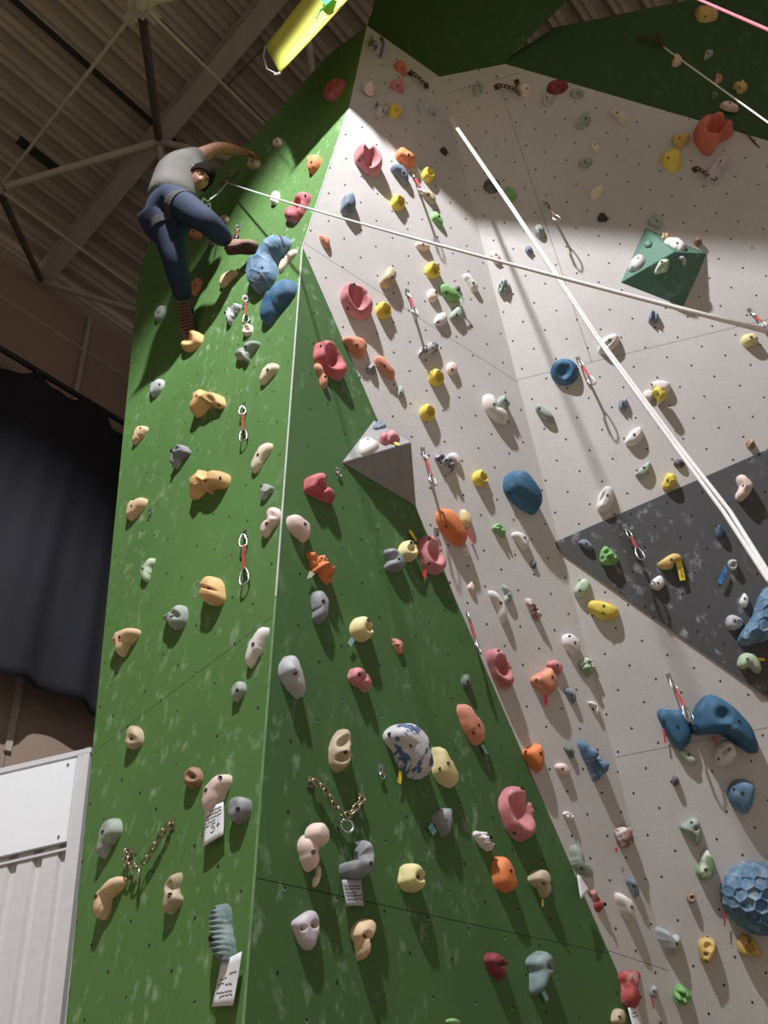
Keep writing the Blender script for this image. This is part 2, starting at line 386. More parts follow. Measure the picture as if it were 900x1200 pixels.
# I-beams
def ibeam(uc, label):
    mb = MB(); c = uw(uc, 1.9, 0)
    for dz, hw, hz in ((ZB + .01, .085, .01), (ZB + .13, .012, .12), (ZB + .28, .085, .01)):
        mb.box(c + np.array([0, 0, dz]), WW * 6.7, UU * hw, np.array([0, 0, hz]))
    o = mb.build('roof_beam', MAT_BEAM, origin=c + np.array([0, 0, ZB])); prop(o, label, 'roof beam', None, 'structure')
ibeam(1.565, 'grey brown steel roof beam crossing behind the climber')
ibeam(5.65, 'steel roof beam hidden behind the climbing wall'); ibeam(-2.52, 'steel roof beam above the camera')
# truss of tubes
A_ = uw(1.565, -2.65, ZB - .02); B_ = atz(165, 5, 9.2); s_ = 2.06
C_ = atz(-2, 222, 9.2); D_ = B_ + UU * s_; E_ = C_ + UU * s_; F_ = uw(1.56, -4.72, ZB - .03); A2_ = A_ + WW * s_
truss = empty('roof_truss', A_, 'tubular steel truss rods meeting under the roof beam', 'roof truss')
def rod(name, a, b, r, mat, cut=0.0):
    d = unit(b - a); MB().tube([a + d * cut, b - d * cut], r, 12).build(name, mat, truss, smooth=False)
rod('strut', A_, B_, .038, MAT_DTUBE, .05); rod('strut', A_, C_, .034, MAT_TUBE, .05); rod('strut', A_, D_, .034, MAT_TUBE, .05); rod('strut', A_, E_, .034, MAT_TUBE, .05)
rod('strut', F_, E_, .034, MAT_TUBE, .05); rod('strut', F_, C_, .034, MAT_DTUBE, .05); rod('strut', A2_, D_, .030, MAT_TUBE, .05); rod('strut', A2_, B_, .03, MAT_TUBE, .05)
rod('chord_rod', B_, C_, .016, MAT_TUBE, .08); rod('chord_rod', B_, D_, .016, MAT_TUBE, .08); rod('chord_rod', C_, E_, .016, MAT_TUBE, .03)
rod('chord_rod', B_, B_ - UU * s_, .016, MAT_TUBE, .08); rod('chord_rod', B_, B_ + WW * s_, .016, MAT_TUBE, .08)
rod('strut', B_, uw(1.565 - 2 * s_ / 2 * 1.98, -1.6, ZB), .034, MAT_TUBE, .05)
for d in (UU, -UU, WW, -WW): MB().box(B_ + d * .11, d * .055, np.cross(d, [0, 0, 1]) * .045, np.array([0, 0, .006])).build('node_plate', MAT_TUBE, truss)
MB().box(B_, UU * .08, WW * .08, np.array([0, 0, .012])).build('node_plate', MAT_TUBE, truss)
MB().tube([B_ - np.array([0, 0, .012]), B_ - np.array([0, 0, .05])], .045, 6).build('node_bolt', MAT_TUBE, truss)
MB().sphere(A_, .055).build('node_ball', MAT_BEAM, truss, smooth=True); MB().sphere(C_, .05).build('node_ball', MAT_BEAM, truss, smooth=True)
cord = MB().tube([atz(264, 103, 10.1), atz(330, 30, 9.6)], .006, 6)
# side wall of the hall
WALLW = -4.76
root = empty('wall_hall', uw(2, WALLW, 0), 'tan panelled side wall of the hall with battens', None, None, 'structure')
# wall sheets split at the batten lines
PW = (WW, uw(0, WALLW, 0))
zs = hit(100, 413, PW)[2]; uvb = hit(97, 415, PW) @ UU; ztop = 10.22
for (za, zb_) in ((0, 2.4), (2.406, zs - 2.5), (zs - 2.494, zs - .003), (zs + .003, ztop)):
    u = uvb - 2.44 * 5
    while u < 14:
        a, b = u + .003, min(u + 2.437, 14)
        MB().box(uw((a + b) / 2, WALLW - .02, (za + zb_) / 2), UU * (b - a) / 2, WW * .02, np.array([0, 0, (zb_ - za) / 2])).build('wall_sheet', MAT_HALL, root); u += 2.44
MB().box(uw(3.5, WALLW - .06, 5.1), UU * 10.5, WW * .015, np.array([0, 0, 5.1])).build('backing_sheet', MAT_HALL, root)
MB().box(uw(3.5, WALLW + .012, zs), UU * 10.5, WW * .011, np.array([0, 0, .014])).build('batten', MAT_TUBE, root)
k = uvb - 2.44 * 3
while k < 8: MB().box(uw(k, WALLW + .014, 7.4), UU * .022, WW * .012, np.array([0, 0, 2.75])).build('batten', MAT_TUBE, root); k += 2.44
MB().box(uw(3.5, WALLW + .03, ztop), UU * 10.5, WW * .03, np.array([0, 0, .012])).build('top_flashing', MAT_TUBE, root)
# floor
fl = MB().box(np.array([1.0, 1.5, -.05]), np.array([12.0, 0, 0]), np.array([0, 12.0, 0]), np.array([0, 0, .05])).build('floor', simple('beige_crash_matting', (.34, .28, .22), .85, vary=.2, scale=1.5)); prop(fl, 'beige padded matting floor below the climbing wall', None, None, 'structure')  # unseen floor, pale tone picked so lamp light bounces up to the roof
# curtain rail and curtain
PWc = (WW, uw(0, WALLW + .22, 0))
ra, rb = hit(0, 409, PWc), hit(145, 495, PWc); zr = (ra[2] + rb[2]) / 2
rail = empty('curtain_rail', uw(1, WALLW + .22, zr), 'black rail high on the tan wall holding the dark curtain', 'curtain rail')
MB().tube([uw(-5, WALLW + .22, zr), uw(9, WALLW + .22, zr)], .028, 12).build('pipe', simple('black_rail_steel', (.012, .011, .012), .5), rail)
uc1, uc2 = hit(41, 440, PWc) @ UU, hit(106, 483, PWc) @ UU; sp = uc2 - uc1
zc = (hit(41, 440, PWc)[2] + hit(106, 483, PWc)[2]) / 2
kk = -2
while uc1 + kk * sp < 8:
    uu_ = uc1 + kk * sp
    MB().box(uw(uu_, WALLW + .09, zr), UU * .012, WW * .10, np.array([0, 0, .012])).build('bracket', MAT_DTUBE, rail)
    MB().tube([uw(uu_, WALLW + .25, zr - .01), uw(uu_, WALLW + .25, zc)], .006, 6).build('hook', MAT_STEEL, rail); kk += 1
zbot = (hit(43, 801, PWc)[2] + hit(80, 806, PWc)[2]) / 2
nu, nz = 260, 40; us = np.linspace(-4.5, 7.0, nu); V = []; 
for j in range(nz):
    t = j / (nz - 1)
    for i, u in enumerate(us):
        ph = (u - uc1) / sp; fr = abs(((ph + .5) % 1) - .5) * 2      # 0 at a hook, 1 between
        ztop_ = zc - .08 * fr * (2 - fr) * (1 + .15 * math.sin(u * 5)); zbot_ = zbot + .10 * math.sin(u * 1.9 + .6) + .04 * math.sin(u * 6.1)
        z = ztop_ + (zbot_ - ztop_) * t
        fold = .055 * math.sin(u * 11 + 1.3 * math.sin(u * 2.3)) * (.25 + .75 * t) + .05 * math.cos(ph * 2 * math.pi) * (1 - t) ** 2 + .02 * math.sin(u * 27 + 3 * t) * (1 - t * .5) + .06 * math.sin(u * 3.7 + t)
        V.append(uw(u, WALLW + .25 + fold * .8, z))
Fq = [(j * nu + i, j * nu + i + 1, (j + 1) * nu + i + 1, (j + 1) * nu + i) for j in range(nz - 1) for i in range(nu - 1)]
mC = simple('navy_black_curtain_cloth', (.0042, .0045, .0095), .9, vary=.2, scale=3)
cur = mesh_obj('curtain', V, Fq, mC, origin=uw(1, WALLW + .25, zbot), smooth=True); prop(cur, 'navy black curtain hanging from the rail along the tan wall', 'curtain')
sm = cur.modifiers.new('thickness', 'SOLIDIFY'); sm.thickness = .006
# white corrugated store front, lower left
YS = 3.62; PS = (np.array([0, -1.0, 0]), np.array([0, YS, 0]))
xR = -1.78; zT = hit(95, 886, PS)[2]; xL = -3.10
MAT_WHITE = simple('off_white_painted_steel', (.60, .585, .585), .55, vary=.06, scale=30)
MAT_BRD = simple('bright_white_board', (.82, .83, .85), .45, vary=.02)
st = empty('store_front', (-2.4, YS, 0), 'white corrugated metal store front at the foot of the wall', 'storage shed')
mb = MB(); prof = []; x = xL
while x < xR - .10:
    prof += [(x, YS), (x + .075, YS), (x + .088, YS + .022), (x + .112, YS + .022)]; x += .125
prof.append((xR - .07, YS)); m = len(prof)
mb.add([np.array([a, b, 0]) for a, b in prof] + [np.array([a, b, zT]) for a, b in prof], [(i, i + 1, m + i + 1, m + i) for i in range(m - 1)])
mb.build('corrugated_sheet', MAT_WHITE, st)
MB().box(np.array([xR - .0375, YS + .0, zT / 2]), np.array([.0325, 0, 0]), np.array([0, .02, 0]), np.array([0, 0, zT / 2])).build('edge_post', MAT_WHITE, st)
MB().box(np.array([(xL + xR) / 2, YS + .30, zT + .012]), np.array([(xR - xL) / 2, 0, 0]), np.array([0, .32, 0]), np.array([0, 0, .014])).build('top_sheet', MAT_WHITE, st)
MB().box(np.array([xR - .01, YS + .31, zT / 2]), np.array([.008, 0, 0]), np.array([0, .28, 0]), np.array([0, 0, zT / 2])).build('side_sheet', MAT_WHITE, st)
PSb = (np.array([0, -1.0, 0]), np.array([0, YS - .03, 0])); z1, z2 = hit(80, 890, PSb)[2], hit(70, 987, PSb)[2]; xb = hit(83, 940, PSb)[0]
MB().box(np.array([(xL + xb) / 2, YS - .018, (z1 + z2) / 2]), np.array([(xb - xL) / 2, 0, 0]), np.array([0, .010, 0]), np.array([0, 0, (z1 - z2) / 2])).build('white_board', MAT_BRD, st)
for z in (z1 - .03, z2 + .03):
    for xx in (xb - .04, xb - .65):
        MB().tube([np.array([xx, YS - .028, z]), np.array([xx, YS - .034, z])], .007, 8).build('screw', MAT_STEEL, st)
MB().box(np.array([(xL + xR) / 2 - .02, YS - .006, z2 - .03]), np.array([(xR - xL) / 2 - .03, 0, 0]), np.array([0, .005, 0]), np.array([0, 0, .006])).build('rail_strip', MAT_WHITE, st)

# ------------------------------------------------------------------ lamp housing that casts the light
lp = empty('high_bay_lamp', LAMP, 'high bay lamp hanging from the roof behind the viewer', 'lamp')
_lo.parent = lp; _lo.location = (0, 0, 0)
mb = MB(); n = 28; rings = [(.09, .34), (.16, .30), (.24, .20), (.30, .06), (.31, .055), (.25, .21), (.165, .315), (.0, .36)]; V = []
for r, z in rings: V += [LAMP + np.array([r * math.cos(2 * math.pi * k / n), r * math.sin(2 * math.pi * k / n), z]) for k in range(n)]
F_q = [(i * n + k, i * n + (k + 1) % n, (i + 1) * n + (k + 1) % n, (i + 1) * n + k) for i in range(len(rings) - 1) for k in range(n)]
mesh_obj('reflector', V, F_q, simple('grey_reflector', (.4, .4, .4), .4, .6), parent=lp, smooth=True)
MB().tube([LAMP + np.array([0, 0, .35]), LAMP + np.array([0, 0, .9])], .012, 8).build('hanger', MAT_DTUBE, lp)

# ------------------------------------------------------------------ yellow banner strung in front of the wall top
n_pl = unit([.37, .56, 1.0]); PLn = (n_pl, LAMP); ba = hit(328, 85, PLn); bb = hit(403, 0, PLn); bd = WW
zb0 = (ba[2] + bb[2]) / 2; BL = 5.2
m, nt, b_ = new_mat('yellow_banner_cloth'); nt.nodes.remove(b_); out = [x for x in nt.nodes if x.type == 'OUTPUT_MATERIAL'][0]
v_ = coords(nt); nz_ = N(nt, 'ShaderNodeTexNoise', i_Scale=2.0); nt.links.new(v_, nz_.inputs['Vector'])
col = mixc(nt, nz_.outputs['Fac'], (.70, .70, .10, 1), (.85, .84, .22, 1))
df = N(nt, 'ShaderNodeBsdfDiffuse'); tl = N(nt, 'ShaderNodeBsdfTranslucent'); mx = N(nt, 'ShaderNodeMixShader'); mx.inputs[0].default_value = .12
nt.links.new(col, df.inputs[0]); nt.links.new(col, tl.inputs[0]); nt.links.new(df.outputs[0], mx.inputs[1]); nt.links.new(tl.outputs[0], mx.inputs[2]); nt.links.new(mx.outputs[0], out.inputs[0])
ban = empty('banner', ba, 'bright yellow cloth banner with green lettering strung high at the top left', 'banner')
nb, nh, HB = 60, 10, 1.0; V = []
for j in range(nh):
    for i in range(nb):
        s = BL * i / (nb - 1); h = HB * j / (nh - 1)
        V.append(ba + bd * s + np.array([0, 0, h]) + UU * (.02 * math.sin(s * 2.2 + h * 2)) - bd * .10 * h * (1 - s / BL))
o = mesh_obj('banner_cloth', V, [(j * nb + i, j * nb + i + 1, (j + 1) * nb + i + 1, (j + 1) * nb + i) for j in range(nh - 1) for i in range(nb - 1)], m, parent=ban, smooth=True)
sm = o.modifiers.new('thickness', 'SOLIDIFY'); sm.thickness = .004
MAT_BG = simple('banner_green_print', (.05, .36, .12), .7)
def on_banner(x, y): return hit(x, y, (UU, ba - UU * .032))
def patch(name, px, mat, parent, fn, th):
    P = [fn(*p) for p in px]; v, f = slab(P, -UU, th); return mesh_obj(name, v, f, mat, parent=parent)
patch('green_letter', [(376, -12), (392, -12), (387, 3), (381, 6), (375, 0)], MAT_BG, ban, on_banner, .002)
MB().tube([on_banner(371, 21), on_banner(375, 13), on_banner(384, 5), on_banner(395, -4), on_banner(402, -10)], .007, 6).build('green_stroke', MAT_BG, ban)
tl_ = np.array(V[(nh - 1) * nb]); bl_ = np.array(V[0])
MB().tube([tl_, tl_ - bd * .03 - np.array([0, 0, .22]), tl_ - bd * .02 - np.array([0, 0, .55]), bl_ - bd * .03 + np.array([0, 0, .05]), bl_], .004, 6).build('tie_cord', MAT_ROPE, ban)
MB().tube([bl_ - bd * .02 + np.array([0, 0, .02]) + .025 * np.array([math.cos(a), math.sin(a) * .4, math.sin(a)]) for a in np.linspace(0, 6, 12)], .004, 6).build('knot', MAT_ROPE, ban)
MB().tube([tl_, atz(264, 103, 10.15)], .006, 6).build('stay_line', MAT_DTUBE, ban)

# ------------------------------------------------------------------ climbing holds
VIEW = dict(A=(400, 20, 5.625), Bv=(420, 160, 5), Cv=(700, 220, 4.5), Dv=(540, 560, 5), Ev=(740, 760, 5.625), Fv=(740, 940, 5.625), Gv=(740, 540, 5.625),
            Hv=(640, 960, 5), Iv=(380, 470, 5.625), Jv=(220, 560, 6), Kv=(420, 820, 3.75), Lv=(220, 880, 3.871), Mv=(330, 900, 5), Nv=(560, 80, 5), Ov=(740, 0, 5.4545), Pv=(600, 740, 5.4545),
            Q=(150, 130, 4), Rv=(250, 240, 7.5))
for i in range(3):
    for j in range(4): VIEW['t%d%d' % (i, j)] = (300 * i, 300 * j, 3)
def vpx(view, pts):
    x0, y0, s = VIEW[view]; P = np.atleast_2d(np.asarray(pts, float)); return np.stack([x0 + P[:, 0] / s, y0 + P[:, 1] / s], 1)
NA = NA_ = 44
PHI = np.linspace(0, 2 * np.pi, NA, endpoint=False)
def radial(poly, c):
    """outline radius per direction, smoothed polygon"""
    P = np.asarray(poly, float); m = len(P)
    if m > 3:                                          # Catmull-Rom rounding
        Q = []
        for i in range(m):
            a, b, c_, d = P[i - 1], P[i], P[(i + 1) % m], P[(i + 2) % m]
            for t in (0, .25, .5, .75):
                Q.append(.5 * (2 * b + (c_ - a) * t + (2 * a - 5 * b + 4 * c_ - d) * t * t + (3 * b - a - 3 * c_ + d) * t ** 3))
        P = np.array(Q)
    R = np.zeros(NA)
    D = np.stack([np.cos(PHI), np.sin(PHI)], 1)
    for i in range(len(P)):
        a, b = P[i] - c, P[(i + 1) % len(P)] - c; e = b - a
        den = D[:, 0] * e[1] - D[:, 1] * e[0]
        with np.errstate(divide='ignore', invalid='ignore'):
            t = (a[0] * e[1] - a[1] * e[0]) / den; u = (a[0] * D[:, 1] - a[1] * D[:, 0]) / den
        ok = (np.abs(den) > 1e-9) & (t > 0) & (u >= -1e-6) & (u <= 1 + 1e-6)
        R = np.where(ok & (t > R), t, R)
    R[R <= 0] = np.median(R[R > 0]); return R
SH = dict(o=None,
    d=[(-1, -.35), (-.8, -.8), (-.2, -1), (.5, -.6), (1, 0), (.5, .6), (-.2, 1), (-.8, .8), (-1, .35)],
    h=[(-1, .5), (-.9, -.3), (-.45, -.9), (0, -1), (.45, -.9), (.9, -.3), (1, .5), (.6, .95), (0, 1), (-.6, .95)],
    r=[(-1, -.2), (-.7, -.8), (-.1, -1), (.6, -.75), (1, -.1), (.75, .7), (.1, 1), (-.65, .75)],
    s=[(-.95, -.8), (-.8, -.95), (.8, -.95), (.95, -.8), (.95, .8), (.8, .95), (-.8, .95), (-.95, .8)])
def ell(x, y, L, W, ang=0, sh='o'):
    a = math.radians(ang); e1 = np.array([math.cos(a), math.sin(a)]); e2 = np.array([-math.sin(a), math.cos(a)])
    q = SH[sh] or [(math.cos(t), math.sin(t)) for t in np.linspace(0, 2 * math.pi, 13)[:-1]]
    return [np.array([x, y]) + e1 * u * L / 2 + e2 * v * W / 2 for u, v in q]
HOLDS = []
GRP = dict(L='holds on the green left face', R='holds on the darker green middle face', G='holds on the narrow grey strip', X='holds on the narrow grey strip', B='holds on the broad grey wall', D='holds on the charcoal triangle', T='holds on the dark green band', VRt='holds on the pyramid volumes', VB0='holds on the pyramid volumes', VB1='holds on the pyramid volumes', VB2='holds on the pyramid volumes', VB3='holds on the pyramid volumes')
def hold(view, face, shape, mat, label, H=.5, f=(), b=None, st='', nm='climbing_hold', grp=None, tag=None, cat='climbing hold', off=0.0):
    """view: the crop the coordinates were measured in; shape: outline; f: pits ('p',x,y,r,depth[,ry,ang]) and bumps ('b',x,y,r,h)"""
    if isinstance(shape, tuple): shape = ell(*shape)
    poly = vpx(view, shape); sc = VIEW[view][2]; pl = FACE[face] if isinstance(face, str) else face
    if off: pl = (pl[0], pl[1] + pl[0] * off)
    n = pl[0]
    x, y = poly[:, 0], poly[:, 1]; cr = x * np.roll(y, -1) - np.roll(x, -1) * y; ar = cr.sum() / 2
    cen = np.array([((x + np.roll(x, -1)) * cr).sum(), ((y + np.roll(y, -1)) * cr).sum()]) / (6 * ar)
    RT_ = radial(poly, cen)
    P0 = hit(*cen, pl); pn = proj(P0 + n * .05)[0] - proj(P0)[0]; pn = pn / .05; pl_len = np.linalg.norm(pn)
    pxm = FPX / np.linalg.norm(P0 - C)
    size = 2 * math.sqrt(abs(ar) / math.pi) / pxm              # rough metric size
    dn = pn / pl_len; ext = (poly @ dn).max() - (poly @ dn).min()
    h = min(H * size, .50 * ext / pl_len)
    fine = st in ('hex', 'rib') or abs(ar) > 2500
    nr = 26 if st in ('hex', 'rib') else (16 if abs(ar) > 500 else 10)
    rho = np.sin(np.linspace(0, 1, nr + 1)[1:] * np.pi / 2) if st != 'hex' else np.linspace(0, 1, nr + 1)[1:] ** .8
    feats = [(k[0], vpx(view, [(k[1], k[2])])[0], k[3] / sc, k[4], (k[5] / sc if len(k) > 5 else k[3] / sc), (k[6] if len(k) > 6 else 0)) for k in f]
    seed = np.random.default_rng(int(cen[0] * 31 + cen[1] * 17))
    ph = seed.uniform(0, 6.28, 8); am = seed.normal(0, 1, 8)
    if st == 'hex':
        cl = pxm * (.105 if face == 'L' else .085); sites = []
        _hw = (poly.max(0) - poly.min(0)) * .4; lo, hi = poly.min(0) - cl - _hw, poly.max(0) + cl + _hw; yy = lo[1]; row = 0
        while yy < hi[1]:
            xx = lo[0] + (row % 2) * cl / 2
            while xx < hi[0]: sites.append((xx + seed.normal(0, .1) * cl, yy + seed.normal(0, .1) * cl)); xx += cl
            yy += cl * .87; row += 1
        sites = np.array(sites)
    def cellf(B, r_):
        rc = np.clip(r_, 1e-3, 1.0); Bs = cb + (B - cb) * (np.arcsin(rc * .985) / rc)[:, None]
        dd = np.sqrt(((Bs[:, None, :] - sites[None]) ** 2).sum(2)); dd.partition(1, 1) if False else dd.sort(1); return np.clip((dd[:, 1] - dd[:, 0]) / cl, 0, .30) / .30
    def height(B, r_, phi):
        bp_ = cb + np.stack([np.cos(PHI), np.sin(PHI)], 1) * rb[:, None]; bp_ = np.vstack([bp_, (bp_ + np.roll(bp_, -1, 0)) / 2])
        de = np.sqrt(((B[:, None, :] - bp_[None]) ** 2).sum(2)) + 1e-3; de = (de ** -4.0).mean(1) ** -.25 * .62; qd = np.clip(de / de.max(), 0, 1)
        """B base px points, r_ 0..1"""
        p = 2.0 if st != 'flat' else 5.0
        z = (1 - np.clip(r_, 0, 1) ** p) ** (.5 if st != 'flat' else .45)
        if st != 'flat': z = .35 * z + .65 * np.minimum(1, (1 - (1 - qd) ** 2) ** .5 * 1.04) * (1 - np.clip(r_, 0, 1) ** 7) ** .5
        if st in ('rock', 'facet', 'rib'):
            d = B - cen; s = np.sqrt(abs(ar))
            q = d / s * 5.0
            if st == 'rock':
                nz = sum(a * np.sin(q[:, 0] * (1 + .6 * i) * math.cos(p_) + q[:, 1] * (1 + .6 * i) * math.sin(p_) + p_ * 3) for i, (a, p_) in enumerate(zip(am[:5], ph[:5])))
                z = z * (1 + .13 * nz + .16 * np.sign(np.sin(q[:, 0] * 2.3 + ph[1] + np.sin(q[:, 1] * 1.7))) )
            elif st == 'facet':
                k = np.stack([np.full(len(q), .92)] + [1.05 - .42 * (1 + .25 * a) * np.abs(0) - .40 * (d[:, 0] * math.cos(p_) + d[:, 1] * math.sin(p_)) / s * 2.0 for a, p_ in zip(am[:4], [ph[0], ph[0] + 1.7, ph[0] + 3.4, ph[0] + 4.8])])
                z = np.minimum(z * 1.15, k.min(0)); z = np.clip(z, 0, 1)
            else:
                a_ = math.radians(78); t = (d[:, 0] * math.cos(a_) + d[:, 1] * math.sin(a_)); uu = (-d[:, 0] * math.sin(a_) + d[:, 1] * math.cos(a_))
                z = z * (1 + .10 * np.sin(t / s * 42 + np.sin(uu / s * 9)) * (uu < 0) + .09 * np.sin(uu / s * 40) * (uu >= 0))
        if st == 'hex':
            e = cellf(B, r_)
            z = z - (.05 if face == 'L' else .10) * e ** .7 * np.clip(z * 1.4, 0, 1)
        for k, q, r, dp, ry, an in feats:
            q2 = q - pn * h * (.72 if k != 'P' else 0)
            if k == 'p' and dp >= .5:
                vq = q2 - cb; lq = np.hypot(*vq) + 1e-6; ai = int(round((math.atan2(vq[1], vq[0]) % (2 * math.pi)) / (2 * math.pi) * NA)) % NA
                q2 = cb + vq * min(1, max(.18, .75 - .9 * r / rb[ai]) * rb[ai] / lq)
            a_ = math.radians(an); d = B - q2; u = (d[:, 0] * math.cos(a_) + d[:, 1] * math.sin(a_)) / r; w = (-d[:, 0] * math.sin(a_) + d[:, 1] * math.cos(a_)) / ry
            g = np.exp(-(u * u + w * w) ** 1.6)
            z = z * (1 - dp * g) if k in 'pP' else z + dp * g * np.clip((1 - r_) * 6, 0, 1)
        return np.maximum(z, -.02)
    rb = RT_.copy(); cb = cen.copy()
    def build():
        r_ = np.repeat(rho, NA); phi = np.tile(PHI, nr)
        B = cb + np.stack([np.cos(phi), np.sin(phi)], 1) * (r_ * np.tile(rb, nr))[:, None]
        B = np.vstack([cb, B]); r2 = np.concatenate([[0], r_])
        z = height(B, r2, phi) * h; W = hits(B, pl); return B, W + n * z[:, None], W
    for it in range(7):
        B, W, Wb = build(); S = proj(W)
        mx, mn = S.max(0), S.min(0); tx, tn = (cen + np.stack([np.cos(PHI) * RT_, np.sin(PHI) * RT_], 1)).max(0), (cen + np.stack([np.cos(PHI) * RT_, np.sin(PHI) * RT_], 1)).min(0)
        cb = cb + ((tx + tn) - (mx + mn)) / 2 * .8
        d = S - cen; ang = np.arctan2(d[:, 1], d[:, 0]) % (2 * np.pi); rr = np.hypot(d[:, 0], d[:, 1]); bi = (np.round(ang / (2 * np.pi) * NA).astype(int)) % NA
        cur_ = np.zeros(NA)
        np.maximum.at(cur_, bi, rr); nzr = cur_ > 0; cur_ = np.where(nzr, cur_, np.maximum(np.roll(cur_, 1), np.roll(cur_, -1)))
        k = np.clip(RT_ / np.maximum(cur_, 1e-3), .75, 1.25); k = (np.roll(k, 1) + 2 * k + np.roll(k, -1)) / 4
        rb = np.clip(rb * k ** .6, .28 * RT_, 1.3 * RT_)
    if st != 'rock': rb = (np.roll(rb, 1) + 2 * rb + np.roll(rb, -1)) / 4
    NA0 = NA_
    if st in ('hex', 'rib'):
        NF = NA * 4; pf = np.linspace(0, 2 * np.pi, NF, endpoint=False); rf_ = np.interp(pf, np.append(PHI, 2 * np.pi), np.append(rb, rb[0])); nrf = 60; rhof = np.linspace(0, 1, nrf + 1)[1:]
        r_ = np.repeat(rhof, NF); phi = np.tile(pf, nrf); B = cb + np.stack([np.cos(phi), np.sin(phi)], 1) * (r_ * np.tile(rf_, nrf))[:, None]
        B = np.vstack([cb, B]); r2 = np.concatenate([[0], r_]); z = height(B, r2, phi) * h
        if st == 'hex': B = cb + (B - cb) * (1 - (.015 if face == 'L' else .055) * cellf(B, r2) ** .7 * r2 ** 2)[:, None]
        Wb = hits(B, pl); W = Wb + n * z[:, None]; NA0 = NF; nr = nrf
    else: B, W, Wb = build()
    skirt = Wb[-NA0:] - n * .004
    V = np.vstack([W, skirt]); F_ = [(0, 1 + k, 1 + (k + 1) % NA0) for k in range(NA0)]
    for i in range(nr):
        for k in range(NA0):
            F_.append((1 + i * NA0 + k, 1 + (i + 1) * NA0 + k, 1 + (i + 1) * NA0 + (k + 1) % NA0, 1 + i * NA0 + (k + 1) % NA0))
    # outward orientation
    a, b_, c_ = V[F_[0][0]], V[F_[0][1]], V[F_[0][2]]
    if np.cross(b_ - a, c_ - a) @ n < 0: F_ = [q[::-1] for q in F_]
    org = hit(*cb, pl)
    o = mesh_obj(nm, V, F_, HM[mat] if isinstance(mat, str) else mat, origin=org, smooth=(st not in ('facet',)))
    o['_o'] = [float(q) for q in org]
    prop(o, label, cat, grp or GRP.get(face if isinstance(face, str) else '', None))
    # bolts
    S = proj(W)
    bl = [] if not b else ([b] if not isinstance(b[0], (tuple, list)) else list(b))
    if b is None and nm == 'climbing_hold': bl = [None]
    for q in bl:
        if q is None:
            zz = (W - P0) @ n; q_px = S[np.argmax(zz - .4 * np.linalg.norm(S - cen, axis=1) / pxm)]
        else: q_px = vpx(view, [q])[0]
        i = int(np.argmin(np.linalg.norm(S - q_px, axis=1) - ((W - P0) @ n) * pxm * .3)); p = W[i]
        toc = unit(C - p); ax_ = unit(n * .75 + toc * .25); rr = min(.0085, size * .10)
        X = unit(np.cross(ax_, [.3, .2, 1.0])); Y = np.cross(ax_, X); mbb = MB()
        v_o = [p + ax_ * .0025 + rr * (math.cos(t) * X + math.sin(t) * Y) for t in np.linspace(0, 2 * math.pi, 11)[:-1]]
        v_i = [p + ax_ * .0025 + rr * .55 * (math.cos(t) * X + math.sin(t) * Y) for t in np.linspace(0, 2 * math.pi, 11)[:-1]]
        v_c = [w - ax_ * .004 for w in v_i]; v_b = [w - ax_ * .008 for w in v_o]
        ff = []
        for k in range(10):
            k2 = (k + 1) % 10; ff += [(k, k2, 10 + k2, 10 + k), (10 + k, 10 + k2, 20 + k2, 20 + k), (30 + k, 30 + k2, k2, k)]
        ff.append(tuple(range(20, 30)))
        mbb.add(v_o + v_i + v_c + v_b, ff); mbb.build('bolt', MAT_BOLT, o)
    if tag:
        for (tv, tp, tm, tl_b) in tag:
            P = [C + (hit(*q, pl) - C) * (1 - .03 / np.linalg.norm(hit(*q, pl) - C)) for q in vpx(tv, tp)]
            v_, f_ = slab(P, n, .0015); t_ = mesh_obj('route_tag', v_, f_, tm, parent=o); t_['label'] = tl_b
    HOLDS.append(o); return o
TAG_Y = simple('yellow_tag_tape', (.80, .62, .04), .6); TAG_B = simple('blue_tag_tape', (.04, .22, .55), .6); TAG_T = simple('pale_teal_tag', (.25, .50, .50), .6); TAG_R = simple('red_tag_tape', (.70, .05, .08), .6); TAG_W = simple('pale_green_white_tag', (.6, .65, .55), .7)

# ---- green left face
hold('Q', 'L', (700, 148, 50, 44, -35), 'cream', 'small cream hold highest on the green face, right of the gripped hold', b=(697, 143))
hold('Q', 'L', [(560, 235), (572, 215), (600, 213), (622, 240), (610, 268), (582, 278), (562, 262)], 'cream', 'off white block hold gripped by the climber')
hold('Q', 'L', [(668, 405), (675, 382), (700, 376), (712, 400), (700, 435), (685, 443), (670, 428)], 'white', 'small white hold touching the thin rope above the ankle of the climber')
hold('Q', 'L', [(430, 505), (440, 490), (470, 492), (472, 512), (455, 530), (438, 525)], 'cream', 'tiny off white hold just above the raised calf of the climber', b=(447, 503))
hold('Q', 'L', [(275, 575), (285, 545), (320, 535), (352, 560), (345, 590), (318, 608), (290, 590)], 'salmon', 'pinkish tan hold under the raised thigh of the climber')
hold('Q', 'L', (392, 608, 50, 38, 60), 'ggrey', 'grey green hold below the raised calf of the climber')
hold('Q', 'L', [(295, 830), (303, 795), (325, 783), (348, 795), (345, 825), (322, 862), (302, 872)], 'salmon', 'salmon hold beside the shin of the straight leg')
hold('Q', 'L', [(428, 800), (440, 770), (480, 748), (518, 748), (512, 768), (485, 795), (455, 830), (435, 830)], 'beige', 'beige curved hold left of the blue scaled hold', b=(462, 765))
hold('Q', 'L', [(123, 965), (128, 935), (150, 913), (180, 918), (178, 950), (155, 985), (135, 992)], 'ggrey', 'chalky grey hold near the left edge, level with the lower shoe', b=(143, 945))
